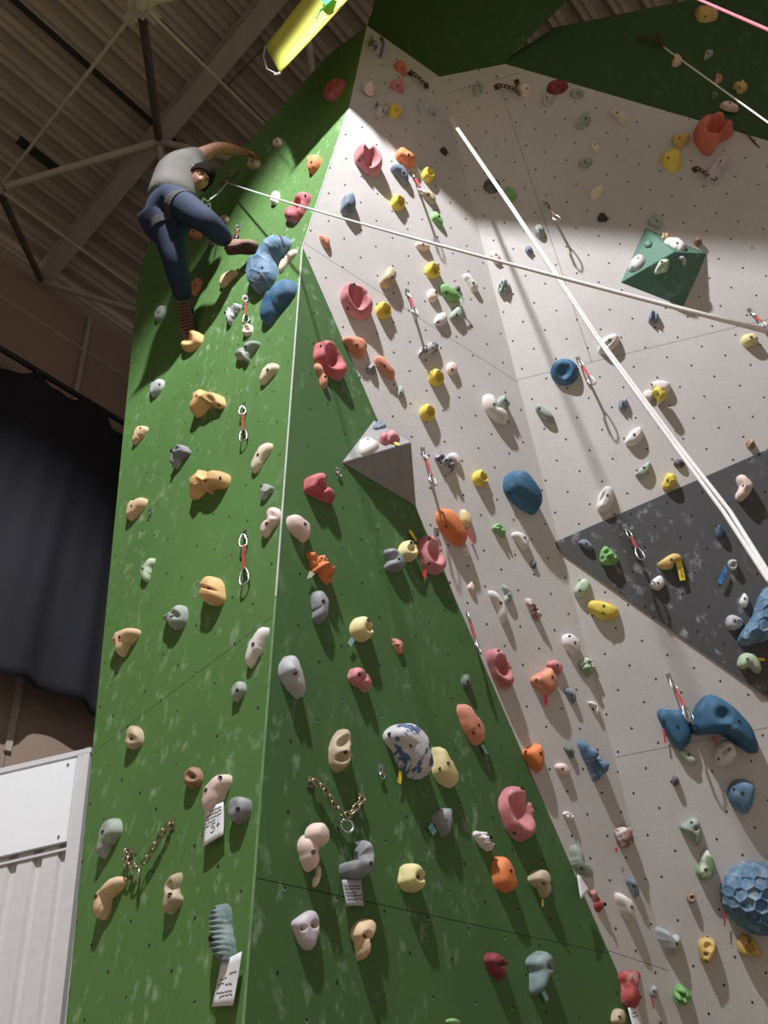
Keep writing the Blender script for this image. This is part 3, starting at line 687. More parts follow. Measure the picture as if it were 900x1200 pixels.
hold('Q', 'L', [(458, 950), (475, 918), (510, 905), (533, 915), (520, 940), (490, 985), (480, 1008), (465, 990)], 'lgrey', 'grey half moon hold with a rough rim left of a quickdraw', st='rock')
hold('Q', 'L', [(535, 1030), (540, 1005), (562, 998), (585, 1010), (583, 1040), (560, 1058), (542, 1050)], 'cream', 'small cream doughnut hold under a quickdraw', f=[('p', 560, 1022, 12, .7)], b=())
hold('Q', 'L', [(500, 1140), (520, 1110), (545, 1105), (560, 1085), (590, 1075), (628, 1075), (610, 1105), (585, 1140), (560, 1195), (545, 1165), (520, 1170)], 'ggrey', 'pale two lobed hold below the cream doughnut hold', f=[('p', 545, 1120, 12, .4)])
hold('Q', 'L', [(250, 1090), (262, 1060), (300, 1025), (340, 1040), (355, 1055), (345, 1090), (310, 1125), (275, 1132), (255, 1115)], 'peach', 'cupped beige hold the lower shoe stands on', f=[('p', 280, 1065, 22, .6)], b=())
hold('Rv', 'L', [(300, 500), (350, 470), (380, 400), (430, 345), (560, 270), (640, 270), (730, 290), (700, 340), (640, 400), (575, 510), (560, 600), (545, 680), (470, 745), (380, 795), (330, 740), (295, 660), (290, 580)], 'steelblue', 'large blue hold covered in hexagonal scales by the raised shoe', st='hex', H=.4, b=(430, 553))
hold('Rv', 'L', [(570, 560), (590, 500), (640, 440), (700, 390), (745, 390), (740, 420), (690, 480), (630, 560), (580, 615)], 'cream', 'long cream hold against the right side of the blue scaled hold', b=(620, 465))
hold('Rv', 'L', [(410, 930), (430, 850), (490, 750), (545, 720), (580, 680), (640, 655), (710, 665), (735, 700), (725, 780), (650, 880), (580, 970), (470, 1070), (430, 1060), (415, 1000)], 'blue', 'large smooth blue hold at the white edge line below the scaled one', H=.35, b=(712, 798), f=[('b', 520, 780, 70, .15)])
hold('t01', 'L', [(525, 460), (540, 440), (570, 432), (580, 450), (560, 485), (535, 500)], 'lgrey', 'small grey hold above and left of the big upper double hold', b=(560, 452))
hold('t01', 'L', [(668, 520), (680, 480), (710, 470), (745, 485), (770, 483), (790, 505), (790, 535), (765, 542), (745, 530), (720, 548), (690, 570), (672, 555)], 'peach', 'wide beige double lobed hold, upper of the two in the left middle', b=[(692, 492), (772, 520)], f=[('p', 742, 508, 14, .35)])
hold('t01', 'L', [(463, 668), (465, 635), (475, 605), (495, 597), (522, 603), (510, 630), (485, 655), (470, 670)], 'beige', 'beige shark fin hold at the left edge beside the dark curtain top', b=(492, 606))
hold('t01', 'L', [(600, 700), (610, 675), (635, 665), (660, 675), (672, 695), (645, 715), (620, 745), (605, 725)], 'grey', 'grey pitted hold between the two big beige double holds', st='rock')
hold('t01', 'L', [(656, 840), (665, 790), (690, 757), (720, 752), (745, 765), (780, 752), (805, 765), (810, 790), (795, 818), (765, 815), (735, 842), (720, 815), (700, 830), (678, 865), (662, 860)], 'peach', 'wide beige hold of two crescents, lower of the two in the left middle', b=[(722, 790), (775, 780)], f=[('p', 722, 775, 12, .4), ('P', 705, 845, 16, .4)])
hold('t01', 'L', [(443, 888), (458, 862), (500, 850), (520, 855), (512, 880), (490, 910), (460, 935), (445, 920)], 'beige', 'smooth beige hold at the left edge midway up the curtain', b=(462, 878))
hold('t11', 'L', [(12, 440), (22, 400), (50, 378), (80, 382), (75, 405), (50, 435), (25, 460)], 'cream', 'cream oval hold left of the white edge line below the smooth blue hold', b=(40, 400))
hold('t11', 'L', [(-18, 740), (-5, 700), (20, 665), (50, 655), (62, 662), (50, 690), (20, 740), (-5, 770), (-15, 765)], 'cream', 'narrow cream hold right of the hanging upper middle quickdraw', b=(8, 700))
hold('Jv', 'L', [(505, 110), (510, 60), (545, 42), (600, 65), (605, 85), (570, 125), (530, 160), (505, 140)], 'ggrey', 'grey green faceted hold above the pale pink knobbly hold', st='facet', b=(520, 60))
hold('Jv', 'L', [(515, 400), (515, 350), (550, 310), (580, 275), (560, 240), (580, 210), (620, 208), (652, 235), (652, 290), (630, 330), (590, 375), (545, 428)], 'pinkwhite', 'pale pink knobbly hold against the white edge line', b=(556, 322), f=[('b', 540, 385, 14, .2), ('b', 570, 355, 14, .2), ('p', 600, 265, 18, .35)])
hold('t02', 'L', [(495, 210), (505, 185), (530, 163), (548, 162), (535, 200), (520, 250), (500, 235)], 'pgreen', 'pale green half moon hold near the left edge', b=(502, 203))
hold('Jv', 'L', [(80, 770), (95, 720), (150, 692), (210, 700), (250, 740), (262, 800), (262, 865), (220, 898), (150, 890), (100, 850), (95, 800)], 'peach', 'round peach hold with a folded lip left of a quickdraw', H=.6, b=(150, 772), f=[('p', 160, 782, 50, .35, 9, 12)])
hold('t02', 'L', [(570, 378), (600, 345), (640, 325), (660, 345), (658, 385), (640, 412), (610, 413), (590, 390)], 'ggrey', 'pale grey heart shaped hold below the round peach hold', b=(602, 369), f=[('p', 655, 365, 10, .5)])
hold('t02', 'L', [(395, 460), (400, 430), (425, 415), (470, 408), (495, 418), (485, 445), (455, 475), (435, 510), (422, 525), (410, 490)], 'beige', 'beige tooth shaped hold near the left edge under the curtain hem', b=(420, 441), f=[('p', 450, 450, 16, .3)])
hold('t02', 'L', [(812, 640), (820, 610), (845, 595), (865, 605), (865, 635), (845, 660), (825, 670)], 'ggrey', 'small grey green oval hold below the long white hold')
hold('t12', 'L', [(-36, 545), (-34, 490), (-18, 450), (15, 412), (40, 398), (48, 405), (42, 440), (25, 490), (-2, 530), (-20, 560)], 'white', 'long white hold leaning along the edge between the green faces', b=[(-10, 466)], H=.45)
hold('t02', 'L', [(440, 790), (450, 760), (475, 750), (500, 768), (506, 800), (495, 825), (465, 835), (445, 822)], 'tan', 'brownish ball hold near the left edge above the white store front', b=(463, 797), f=[('p', 468, 800, 14, .3)])
hold('t03', 'L', [(645, 30), (655, 8), (685, -5), (708, 8), (715, 40), (700, 68), (670, 72), (650, 55)], 'brown', 'small round brown hold left of the white hold with a paper note', b=(680, 32), f=[('p', 680, 32, 12, .5)])
hold('Lv', 'L', [(68, 230), (70, 185), (100, 140), (150, 108), (195, 105), (198, 140), (180, 190), (160, 240), (130, 280), (95, 290), (72, 260)], 'pinkwhite', 'smooth white hold with a paper note hanging below it', b=[(84, 178), (147, 120)], H=.45)
hold('Lv', 'L', [(180, 265), (195, 220), (240, 207), (285, 225), (290, 270), (270, 315), (230, 330), (195, 310)], 'grey', 'blue grey six sided hold right of the hanging paper note', st='flat', b=(226, 265))
hold('t03', 'L', [(338, 290), (345, 230), (365, 190), (400, 173), (425, 185), (428, 225), (405, 262), (385, 280), (370, 315), (358, 338), (345, 325)], 'ggrey', 'grey green claw hold left of the brass chain', b=(362, 226))
hold('t03', 'L', [(332, 490), (335, 455), (370, 410), (440, 370), (440, 415), (410, 450), (388, 480), (385, 520), (365, 547), (340, 525)], 'beige', 'beige banana shaped hold lowest on the left face', b=(338, 452))
hold('t03', 'L', [(573, 450), (580, 405), (610, 370), (640, 357), (642, 380), (632, 410), (634, 445), (645, 465), (625, 495), (600, 522), (578, 510)], 'tan', 'cream crescent hold right of and below the brass chain', f=[('P', 634, 425, 16, .5)])
hold('Lv', 'L', [(98, 830), (105, 740), (130, 695), (185, 675), (188, 720), (200, 790), (215, 880), (215, 990), (185, 975), (150, 950), (110, 900)], 'teal', 'teal grey ribbed hold like a shell above the lowest paper note', st='rib', b=(104, 850), H=.5)
hold('t10', 'L', [(178, 555), (195, 545), (225, 550), (228, 575), (210, 605), (192, 617), (185, 595)], 'orange', 'small orange drop hold left of the top of the white edge line')
hold('t10', 'L', [(98, 765), (120, 720), (150, 680), (180, 675), (197, 688), (180, 730), (150, 780), (125, 785)], 'red', 'red loop jug on the green face where the thin rope crosses the edge', f=[('p', 150, 738, 24, .95, 10, -55)], b=[(112, 762), (172, 688)])
hold('t10', 'L', [(237, 320), (250, 290), (285, 275), (315, 280), (312, 305), (290, 340), (265, 358), (240, 345)], 'red', 'red oval jug in the shade at the very top of the green face', f=[('p', 282, 305, 28, .7, 9, -40)], b=())
# ---- darker green middle face
hold('t11', 'R', [(203, 345), (210, 310), (240, 297), (275, 305), (300, 345), (318, 380), (315, 425), (290, 440), (260, 425), (225, 390), (205, 365)], 'red', 'red ring jug with a thin salmon hold on its lower left', f=[('p', 272, 358, 38, .9, 20, 62)], b=(230, 312), H=.6)
hold('t11', 'R', [(202, 378), (215, 375), (235, 410), (250, 440), (245, 465), (232, 468), (222, 430)], 'salmon', 'thin salmon crescent hold under the red ring jug', H=.6)
hold('t11', 'R', [(170, 800), (180, 780), (235, 762), (250, 790), (278, 850), (275, 877), (230, 860), (175, 835)], 'red', 'red three cornered jug below the grey pyramid volume', f=[('p', 228, 815, 17, .62)], b=())
hold('t12', 'R', [(105, 30), (120, 10), (155, 15), (190, 45), (188, 85), (170, 110), (145, 95), (115, 65)], 'pinkwhite', 'pale pink egg hold just right of the white edge line', b=(173, 42))
hold('t12', 'R', [(180, 140), (215, 150), (245, 160), (270, 190), (268, 245), (250, 255), (225, 225), (205, 215), (190, 180)], 'orange', 'orange knobbly leaf hold with a small white tag', st='rock', b=(232, 165), tag=[('t12', [(178, 235), (190, 205), (207, 218), (195, 230)], TAG_W, 'small pale tag')])
hold('t12', 'R', [(195, 330), (195, 290), (215, 275), (240, 285), (257, 315), (250, 365), (225, 398), (195, 380), (200, 355)], 'grey', 'smooth grey egg hold below the orange leaf hold', b=(238, 313))
hold('t12', 'R', [(80, 570), (85, 530), (115, 500), (145, 515), (165, 560), (175, 620), (160, 665), (135, 650), (100, 610)], 'lgrey', 'chalky grey pointed rock hold beside the chalk smeared edge', b=(138, 566), f=[('b', 105, 560, 22, .3), ('p', 118, 592, 22, .3)])
hold('t12', 'R', (371, 412, 84, 90), 'straw', 'pale yellow ball hold with a teal tag', f=[('p', 396, 406, 14, .6)], b=(394, 382), H=.7, tag=[('t12', [(322, 458), (335, 437), (347, 452), (334, 474)], TAG_T, 'teal tag with a diamond')])
hold('t12', 'R', [(475, 450), (490, 445), (515, 460), (512, 500), (495, 495)], 'salmon', 'tiny brown orange triangular hold right of the tagged yellow ball', st='facet')
hold('t12', 'R', [(322, 580), (335, 550), (365, 550), (400, 580), (405, 615), (385, 638), (365, 620), (335, 605)], 'rose', 'pink double ball hold left of centre below the tagged yellow ball', f=[('p', 368, 585, 12, .5)], H=.7)
hold('t12', 'R', [(258, 820), (280, 775), (310, 758), (333, 785), (332, 850), (320, 895), (290, 920), (262, 905), (255, 860)], 'tan', 'shoe shaped tan hold with two hollows above the hanging chain', f=[('p', 302, 805, 16, .6, 24, 15), ('p', 300, 870, 16, .6)], b=(311, 847))
hold('Kv', 'R', [(110, 150), (150, 115), (210, 103), (270, 125), (310, 170), (325, 240), (320, 310), (285, 355), (240, 350), (200, 320), (165, 270), (150, 220), (115, 185)], 'marble', 'large blue and white marbled hold in the lower middle', b=[(228, 205), (140, 158)], H=.5, tag=[('Kv', [(180, 308), (193, 318), (188, 372), (172, 362)], TAG_Y, 'yellow tag')])
hold('Kv', 'R', [(325, 200), (355, 205), (400, 250), (435, 315), (435, 370), (405, 393), (360, 370), (325, 320)], 'straw', 'yellowish oval hold tucked behind the marbled hold', b=[(394, 279), (362, 306)])
hold('t12', 'R', [(445, 140), (475, 128), (505, 140), (525, 175), (515, 205), (480, 210), (448, 200), (462, 170)], 'grey', 'grey bowl shaped hold left of the pale yellow ball by the red loop', f=[('P', 460, 172, 16, .4)], b=(503, 165))
hold('t12', 'R', (535, 138, 70, 76), 'straw', 'pale yellow ball hold between the grey bowl and the red loop', f=[('p', 547, 127, 13, .6)], b=(545, 108), H=.7, tag=[('t12', [(537, 68), (545, 62), (568, 98), (562, 104)], TAG_Y, 'yellow strip')])
hold('t12', 'R', [(570, 110), (590, 85), (620, 85), (650, 120), (668, 180), (655, 215), (625, 222), (595, 205), (575, 160)], 'rose', 'pink red loop jug on the green edge left of the orange oval', f=[('p', 625, 150, 34, .95, 15, 68)], b=[(610, 92), (608, 178)], H=.6, tag=[('t12', [(590, 200), (602, 205), (596, 232), (585, 225)], TAG_R, 'red strip')])
hold('t12', 'R', (740, 598, 38, 58, -10), 'dgreen', 'small dark grey green hold above the long salmon oval')
hold('t12', 'R', [(705, 690), (720, 668), (745, 685), (790, 735), (805, 780), (790, 822), (760, 815), (725, 760)], 'salmon', 'long salmon oval hold with a small grey tag at its foot', b=[(782, 748), (765, 776)], tag=[('Kv', [(538, 200), (552, 196), (574, 236), (560, 242)], TAG_T, 'grey green tag')])
hold('Kv', 'R', [(615, 450), (640, 395), (690, 375), (725, 400), (765, 470), (780, 540), (765, 600), (710, 627), (665, 590), (630, 520)], 'rose', 'big pink and white loop jug low on the green face', f=[('p', 714, 480, 78, .95, 30, 68)], b=[(690, 592), (712, 396)], H=.6)
hold('Kv', 'R', [(320, 515), (350, 485), (400, 475), (412, 500), (410, 555), (380, 620), (350, 570)], 'grey', 'grey pointed hold with a blue tag below the marbled hold', tag=[('Kv', [(305, 560), (322, 540), (345, 578), (328, 598)], TAG_T, 'blue square tag')], b=())
hold('Kv', 'R', [(508, 600), (520, 578), (575, 590), (598, 640), (580, 665), (545, 650)], 'white', 'small crumpled white hold left of the big pink loop', st='rock')
hold('t13', 'R', [(500, 385), (510, 345), (550, 335), (590, 360), (593, 400), (570, 435), (525, 435), (500, 410)], 'straw', 'yellow cream drum hold casting a long shadow low on the green face', b=(572, 380), f=[('p', 572, 382, 14, .6)], H=.75)
hold('t13', 'R', [(828, 345), (850, 308), (890, 325), (912, 370), (915, 420), (880, 440), (840, 415)], 'orange', 'orange dome hold below the big pink loop', b=(895, 362))
hold('Mv', 'R', [(92, 460), (105, 415), (135, 390), (175, 395), (215, 450), (220, 500), (215, 560), (190, 595), (150, 614), (125, 580), (105, 520)], 'pinkwhite', 'pink bean hold under the white ball hold below the chain', b=(184, 493))
hold('Mv', 'R', (210, 392, 142, 146), 'pinkwhite', 'pale pinkish ball hold hanging just below the chain', H=.8, b=(), off=.03)
hold('Mv', 'R', [(180, 690), (188, 650), (205, 615), (200, 570), (212, 555), (228, 590), (228, 640), (205, 700), (190, 712)], 'cream', 'thin cream finger shaped hold under the pink bean hold', b=())
hold('Mv', 'R', [(335, 590), (345, 560), (390, 550), (430, 545), (436, 500), (440, 430), (470, 410), (520, 440), (545, 510), (530, 590), (470, 650), (400, 665), (345, 640)], 'grey', 'grey crooked hold with a printed paper note below it', b=(520, 558), f=[('P', 410, 520, 32, .55)], H=.6)
hold('Mv', 'R', [(55, 920), (70, 890), (165, 832), (205, 850), (222, 900), (215, 990), (180, 1065), (140, 1070), (90, 1010)], 'lilac', 'lilac white rounded triangle hold with two bolt hollows', b=[(187, 922), (122, 940)], st='flat', H=.3, f=[('p', 187, 922, 20, .5), ('p', 122, 940, 14, .4)])
hold('Mv', 'R', [(403, 975), (430, 905), (490, 877), (545, 900), (550, 960), (510, 1030), (495, 1100), (480, 1158), (455, 1155), (435, 1090), (425, 1020)], 'beige', 'beige club shaped hold lowest in the middle of the green face', b=(492, 983), f=[('p', 492, 983, 18, .5)])
hold('t23', 'R', [(55, 385), (75, 360), (110, 358), (137, 385), (130, 450), (108, 465), (95, 430), (65, 410)], 'tan', 'tan hooked hold right of the orange dome', b=(112, 402), tag=[('t23', [(104, 462), (112, 462), (112, 487), (105, 486)], TAG_Y, 'small yellow strip')])
hold('t23', 'R', [(45, 685), (65, 655), (105, 640), (140, 665), (145, 710), (115, 770), (85, 808), (62, 800), (60, 720)], 'teal', 'large grey green mitten hold at the bottom with a tag', b=(130, 698), H=.6, f=[('p', 130, 698, 14, .4)], tag=[('t23', [(103, 790), (115, 780), (130, 812), (120, 822)], TAG_T, 'pale blue tag')])
hold('t13', 'R', [(800, 670), (815, 648), (850, 655), (888, 685), (870, 710), (868, 745), (850, 748), (815, 710)], 'dred', 'small dark red hold left of the mitten hold at the bottom', f=[('p', 862, 690, 8, .5)])
hold('Hv', 'R', [(125, 150), (135, 120), (150, 125), (180, 180), (215, 250), (272, 320), (268, 365), (230, 370), (190, 330), (150, 280), (130, 210)], 'ggrey', 'long pale green and grey hold on the edge above a white paper', b=(208, 290), H=.5)
hold('Hv', 'R', [(240, 430), (270, 420), (310, 445), (332, 490), (320, 545), (290, 545), (265, 490)], 'redchalk', 'red and white knobbly hold beside the folded white paper', st='rock', f=[('b', 300, 500, 20, .3)])
hold('Hv', 'R', [(380, 1160), (395, 1115), (435, 1110), (465, 1140), (460, 1190), (420, 1210), (385, 1195)], 'tan', 'tan ball hold cut by the bottom of the picture')
hold('Hv', 'R', [(420, 910), (450, 885), (480, 870), (510, 850), (550, 880), (545, 940), (540, 1030), (530, 1130), (470, 1110), (445, 1060), (440, 980)], 'redchalk', 'tall red chalk topped hold at the bottom edge of the green face', b=(530, 878), H=.6)
hold('t13', 'R', (693, 893, 55, 26, 5), 'green', 'bright green hold at the very bottom of the green face', b=())
# ---- narrow grey strip
hold('A', 'X', [(185, 170), (200, 120), (260, 115), (285, 150), (280, 200), (270, 270), (240, 240), (200, 215)], 'stone', 'grey marbled tangled hold at the very tip of the narrow strip', st='rock')
hold('A', 'X', [(350, 310), (375, 285), (415, 295), (430, 345), (435, 375), (410, 395), (385, 365), (355, 340)], 'coral', 'coral red hold above the pink triangle, left of the rusty chain', b=())
hold('A', 'X', [(318, 460), (340, 420), (400, 400), (412, 450), (405, 505), (360, 495)], 'rose', 'pink triangular hold under the coral red hold', st='facet')
hold('A', 'G', [(143, 470), (170, 430), (200, 425), (215, 490), (205, 520), (170, 510)], 'pinkwhite', 'pale pink lumpy hold high on the narrow strip beside the green edge', f=[('b', 190, 445, 18, .2)], b=())
hold('A', 'G', [(215, 610), (240, 555), (275, 570), (300, 600), (290, 645), (260, 660), (225, 640)], 'stone', 'dark marbled rock hold left of the shaded yellow ball hold', st='rock', b=())
YG = 'yellow ball holds on the narrow grey strip'
def yball(view, x, y, w, h, px_, py_, label): hold(view, 'G', (x, y, w, h), 'yellow', label, f=[('p', px_, py_, w * .23, .9)], b=(), H=.72, grp=YG)
yball('A', 352, 618, 90, 105, 370, 600, 'shaded yellow ball hold beside the dark marbled rock, topmost of the yellow balls')
hold('A', 'G', [(492, 590), (510, 560), (560, 558), (600, 578), (620, 600), (620, 640), (570, 655), (520, 640)], 'lgrey', 'pale grey ring hold beneath the rusty chain on the narrow strip', f=[('p', 545, 600, 24, .6)], b=())
hold('Bv', 'G', [(215, 110), (235, 70), (275, 70), (325, 110), (330, 160), (300, 190), (265, 165), (230, 140)], 'orange', 'orange lumpy hold just above the shadow edge', f=[('b', 295, 130, 26, .15)])
hold('Bv', 'G', [(185, 175), (215, 160), (260, 170), (290, 220), (290, 285), (265, 285), (220, 235), (190, 205)], 'bluegrey', 'blue grey wedge hold right of the topmost red ring jug', b=(268, 212))
yball('Bv', 408, 225, 80, 92, 428, 208, 'yellow ball hold in the shade right of the orange lumpy hold')
hold('Bv', 'G', [(478, 75), (505, 58), (522, 85), (515, 112), (490, 100)], 'black', 'small dark brown clump hold high near the inner corner', st='rock', b=())
hold('Bv', 'G', [(365, 335), (390, 315), (430, 325), (452, 360), (445, 405), (415, 390), (380, 355)], 'tan', 'tan pebbly hold under the highest quickdraw of the strip', b=(409, 340))
yball('Bv', 232, 388, 88, 98, 258, 378, 'lit yellow ball hold below the blue grey wedge hold')
hold('Bv', 'G', [(427, 480), (440, 440), (475, 455), (495, 500), (485, 540), (450, 510)], 'green', 'light green oval hold below the tan pebbly hold', b=(472, 468))
hold('t10', 'G', [(297, 730), (305, 695), (335, 675), (350, 700), (345, 745), (320, 762), (298, 750)], 'bluegrey', 'dark teal bean hold left of the lit yellow ball', H=.6)
hold('t10', 'G', [(222, 840), (225, 825), (255, 835), (258, 865), (245, 875)], 'salmon', 'tiny salmon hold beside the green edge below the rope', b=())
hold('Bv', 'G', [(332, 640), (345, 615), (385, 618), (420, 645), (410, 668), (360, 668)], 'pinkwhite', 'pale pink bean hold touching the thin rope', b=(380, 632))
yball('Bv', 435, 785, 92, 98, 460, 778, 'yellow ball hold under the pale pink bean and the rope')
hold('Bv', 'G', [(120, 850), (150, 815), (160, 775), (195, 762), (222, 795), (215, 840), (185, 890), (135, 888)], 'tan', 'grey and tan double bean hold above the first ring jug', b=(196, 824), H=.65)
hold('Bv', 'G', [(612, 805), (640, 805), (690, 860), (700, 900), (675, 915), (640, 870)], 'white', 'slim white hold near the inner corner beside the green oval hold', b=(673, 856))
hold('t10', 'G', [(345, 560), (350, 520), (375, 507), (415, 512), (440, 545), (440, 600), (415, 625), (380, 605), (355, 580)], 'rose', 'topmost rose red ring jug in full light', f=[('p', 405, 548, 32, .85, 18, 65)], b=(360, 565), H=.6)
hold('t11', 'G', [(297, 135), (310, 100), (345, 92), (385, 115), (408, 165), (405, 210), (365, 225), (325, 205), (300, 165)], 'rose', 'middle rose red ring jug on the narrow strip beside a yellow ball', f=[('p', 357, 140, 45, .9, 22, 62)], b=[(322, 188), (345, 98)], H=.6)
yball('t11', 449, 192, 58, 62, 464, 188, 'yellow ball hold right of the middle rose red ring jug')
hold('t11', 'G', [(642, 115), (655, 98), (700, 115), (718, 150), (700, 165), (665, 150)], 'green', 'bright green oval hold with a cord running to a grey hold', b=(672, 128))
hold('t11', 'G', (709, 115, 20, 22), 'dgrey', 'tiny dark grey hold right of the bright green oval', b=())
hold('t11', 'G', (620, 140, 38, 50), 'pinkwhite', 'small salmon pink block hold left of the bright green oval', b=(632, 128))
hold('t11', 'G', [(625, 232), (640, 205), (665, 200), (672, 225), (650, 248), (632, 245)], 'white', 'short white barrel hold under the bright green oval', b=(640, 232))
hold('t11', 'G', [(680, 210), (705, 180), (722, 185), (725, 215), (705, 235), (685, 228)], 'ggrey', 'grey green drop hold right of the white barrel hold')
hold('t11', 'G', [(300, 290), (330, 283), (375, 290), (390, 320), (375, 358), (350, 360), (318, 325)], 'salmon', 'terracotta kidney hold below the middle ring jug')
hold('t11', 'G', (405, 400, 36, 40), 'grey', 'small blue grey knob beside the long terracotta oval', st='rock', b=())
hold('t11', 'G', [(415, 360), (435, 350), (465, 375), (487, 410), (485, 437), (455, 425), (425, 390)], 'salmon', 'long terracotta oval hold right of the blue grey knob', b=(452, 388))
hold('t11', 'G', (508, 480, 26, 46, 5), 'ggrey', 'small grey green stub hold alone above the grey pyramid')
hold('t11', 'G', [(568, 350), (580, 325), (620, 300), (642, 315), (630, 335), (600, 352), (580, 360)], 'stone', 'black and white marbled bean hold above a yellow ball', b=())
hold('t11', 'G', (688, 396, 40, 48), 'pinkwhite', 'small pale pink block hold right of a yellow ball', b=(690, 398))
yball('t11', 633, 428, 58, 62, 650, 425, 'yellow ball hold below the black and white marbled bean')
yball('t11', 602, 552, 58, 62, 618, 548, 'yellow ball hold right of the stub hold, above the pyramid top')
yball('t11', 787, 782, 56, 60, 805, 775, 'lowest yellow ball hold, left of the big blue dome')
hold('t11', 'G', [(798, 500), (810, 480), (835, 500), (845, 540), (885, 560), (880, 590), (850, 588), (815, 560), (800, 530)], 'white', 'white crescent hold cradling a green ball near the inner corner', b=[(838, 520)], H=.6)
hold('t11', 'G', (868, 518, 46, 52), 'ggrey', 'grey green pitted ball above the white crescent hold', st='rock', H=.7, b=())
hold('t11', 'G', [(675, 700), (700, 692), (718, 715), (712, 748), (695, 730), (682, 720)], 'white', 'white knob behind the dark marbled rock beside a quickdraw', b=())
hold('t11', 'G', [(628, 710), (660, 697), (690, 715), (697, 750), (680, 768), (655, 750)], 'stone', 'dark marbled rock hold right of the quickdraw by the pyramid', st='rock')
hold('Dv', 'G', [(247, 60), (252, 0), (300, -40), (380, -35), (450, 40), (478, 110), (465, 180), (440, 218), (400, 212), (340, 175), (270, 110)], 'blue', 'big glossy blue dome hold at the inner corner', H=.6, b=[(280, 85)])
hold('Dv', 'G', [(0, 190), (30, 190), (62, 235), (50, 285), (30, 290), (0, 250)], 'straw', 'pale yellow hold peeping out behind the orange egg', b=(), tag=[('Dv', [(38, 300), (50, 300), (82, 385), (75, 390)], TAG_R, 'red strip')])
hold('t12', 'G', [(632, 10), (650, -12), (690, -5), (720, 30), (742, 80), (735, 115), (705, 120), (665, 85), (640, 50)], 'orange', 'big bright orange egg hold on the strip at the green edge', b=(672, 50), H=.55)
hold('Dv', 'G', [(5, 420), (30, 408), (50, 435), (40, 465), (15, 455)], 'white', 'small chalky white hold below the big orange egg')
hold('Dv', 'G', [(180, 300), (220, 265), (260, 310), (255, 352), (225, 335)], 'green', 'small green jagged hold left of the white egg hold', st='rock', b=())
hold('Dv', 'G', [(295, 325), (345, 318), (395, 360), (392, 415), (370, 430), (340, 400), (310, 360)], 'white', 'white egg hold above a tiny black hold', b=(375, 350))
hold('Dv', 'G', (425, 508, 38, 50), 'dgrey', 'tiny black hold under the white egg hold', b=(), st='facet')
hold('Dv', 'G', [(38, 640), (60, 602), (80, 640), (75, 675), (50, 665)], 'pinkwhite', 'small pinkish hold near the green edge above a quickdraw', b=())
hold('Dv', 'G', [(235, 640), (255, 625), (295, 665), (300, 705), (270, 740), (250, 720), (262, 680)], 'ggrey', 'grey green crescent behind the long white hold')
hold('Dv', 'G', [(150, 655), (180, 650), (230, 700), (265, 760), (272, 840), (245, 862), (225, 820), (190, 730)], 'white', 'long curved white hold in front of a grey green crescent', b=(238, 732), H=.6)
hold('Dv', 'G', [(378, 715), (400, 708), (440, 750), (472, 800), (460, 835), (430, 830), (395, 770)], 'pinkstone', 'small brownish grey twisted hold right of the long white hold', st='rock', b=())
hold('t12', 'G', [(810, 500), (830, 480), (865, 490), (895, 540), (905, 600), (890, 625), (855, 620), (825, 570)], 'rose', 'lowest rose red ring jug on the narrow strip, at the green edge', f=[('p', 860, 545, 34, .9, 16, 68)], b=(853, 490), H=.6)
hold('Pv', 'G', [(318, 60), (330, 20), (380, 18), (430, 60), (435, 120), (400, 160), (365, 140), (330, 100)], 'white', 'smooth white dome hold above the green and white knot', b=[(405, 70), (365, 32)])
hold('Pv', 'G', [(425, 200), (460, 168), (520, 190), (530, 240), (490, 292), (455, 270), (430, 235)], 'mossy', 'green and white knotted hold at the inner corner', st='rock', b=())
hold('Pv', 'G', [(110, 310), (200, 250), (240, 225), (275, 270), (290, 330), (265, 390), (220, 415), (160, 375)], 'salmon', 'salmon fan shaped hold with a red strip hanging from it', b=[(155, 308), (255, 293)], tag=[('Pv', [(207, 410), (228, 412), (222, 480), (208, 470)], TAG_R, 'red strip')])
hold('Pv', 'G', [(215, 215), (260, 182), (315, 205), (320, 245), (290, 285), (270, 255)], 'rose', 'pink cap shaped hold on top of the salmon fan hold', b=(288, 218))
hold('Pv', 'G', [(330, 375), (360, 362), (405, 400), (408, 440), (385, 465), (355, 430)], 'bluegrey', 'blue grey oval hold right of the salmon fan hold')
hold('Pv', 'G', [(478, 455), (515, 447), (555, 480), (550, 540), (530, 545), (530, 500), (505, 475)], 'white', 'small white hook hold near the inner corner', b=())
hold('Pv', 'G', [(58, 760), (100, 750), (150, 715), (195, 740), (208, 830), (190, 890), (150, 900), (105, 860), (70, 810)], 'orange', 'orange fan shaped hold with a chalky top on the green edge', b=[(93, 770), (182, 782)])
hold('Pv', 'G', [(335, 750), (375, 738), (398, 770), (385, 812), (360, 800)], 'dgreen', 'tiny dark green hold left of the blue serrated leaf')
hold('Pv', 'G', [(270, 865), (300, 840), (345, 850), (372, 890), (350, 920), (300, 915)], 'pinkwhite', 'pale pink oval hold left of the blue serrated leaf')
hold('Pv', 'G', [(418, 690), (470, 710), (530, 770), (600, 840), (612, 890), (560, 940), (525, 970), (500, 900), (465, 840), (438, 765)], 'steelblue', 'blue serrated leaf shaped hold', st='rock', b=(555, 832), H=.5)
hold('Pv', 'G', [(322, 1165), (350, 1150), (395, 1180), (390, 1210), (350, 1205)], 'white', 'small white knobbly hold on the strip right of the big pink loop', st='rock', b=())
hold('Hv', 'G', [(400, 85), (420, 45), (490, 45), (515, 130), (485, 160), (430, 165)], 'pinkstone', 'rough brown and white block hold with a red strip', st='rock', b=(), tag=[('Hv', [(402, 165), (418, 168), (420, 195), (408, 192)], TAG_R, 'red strip')])
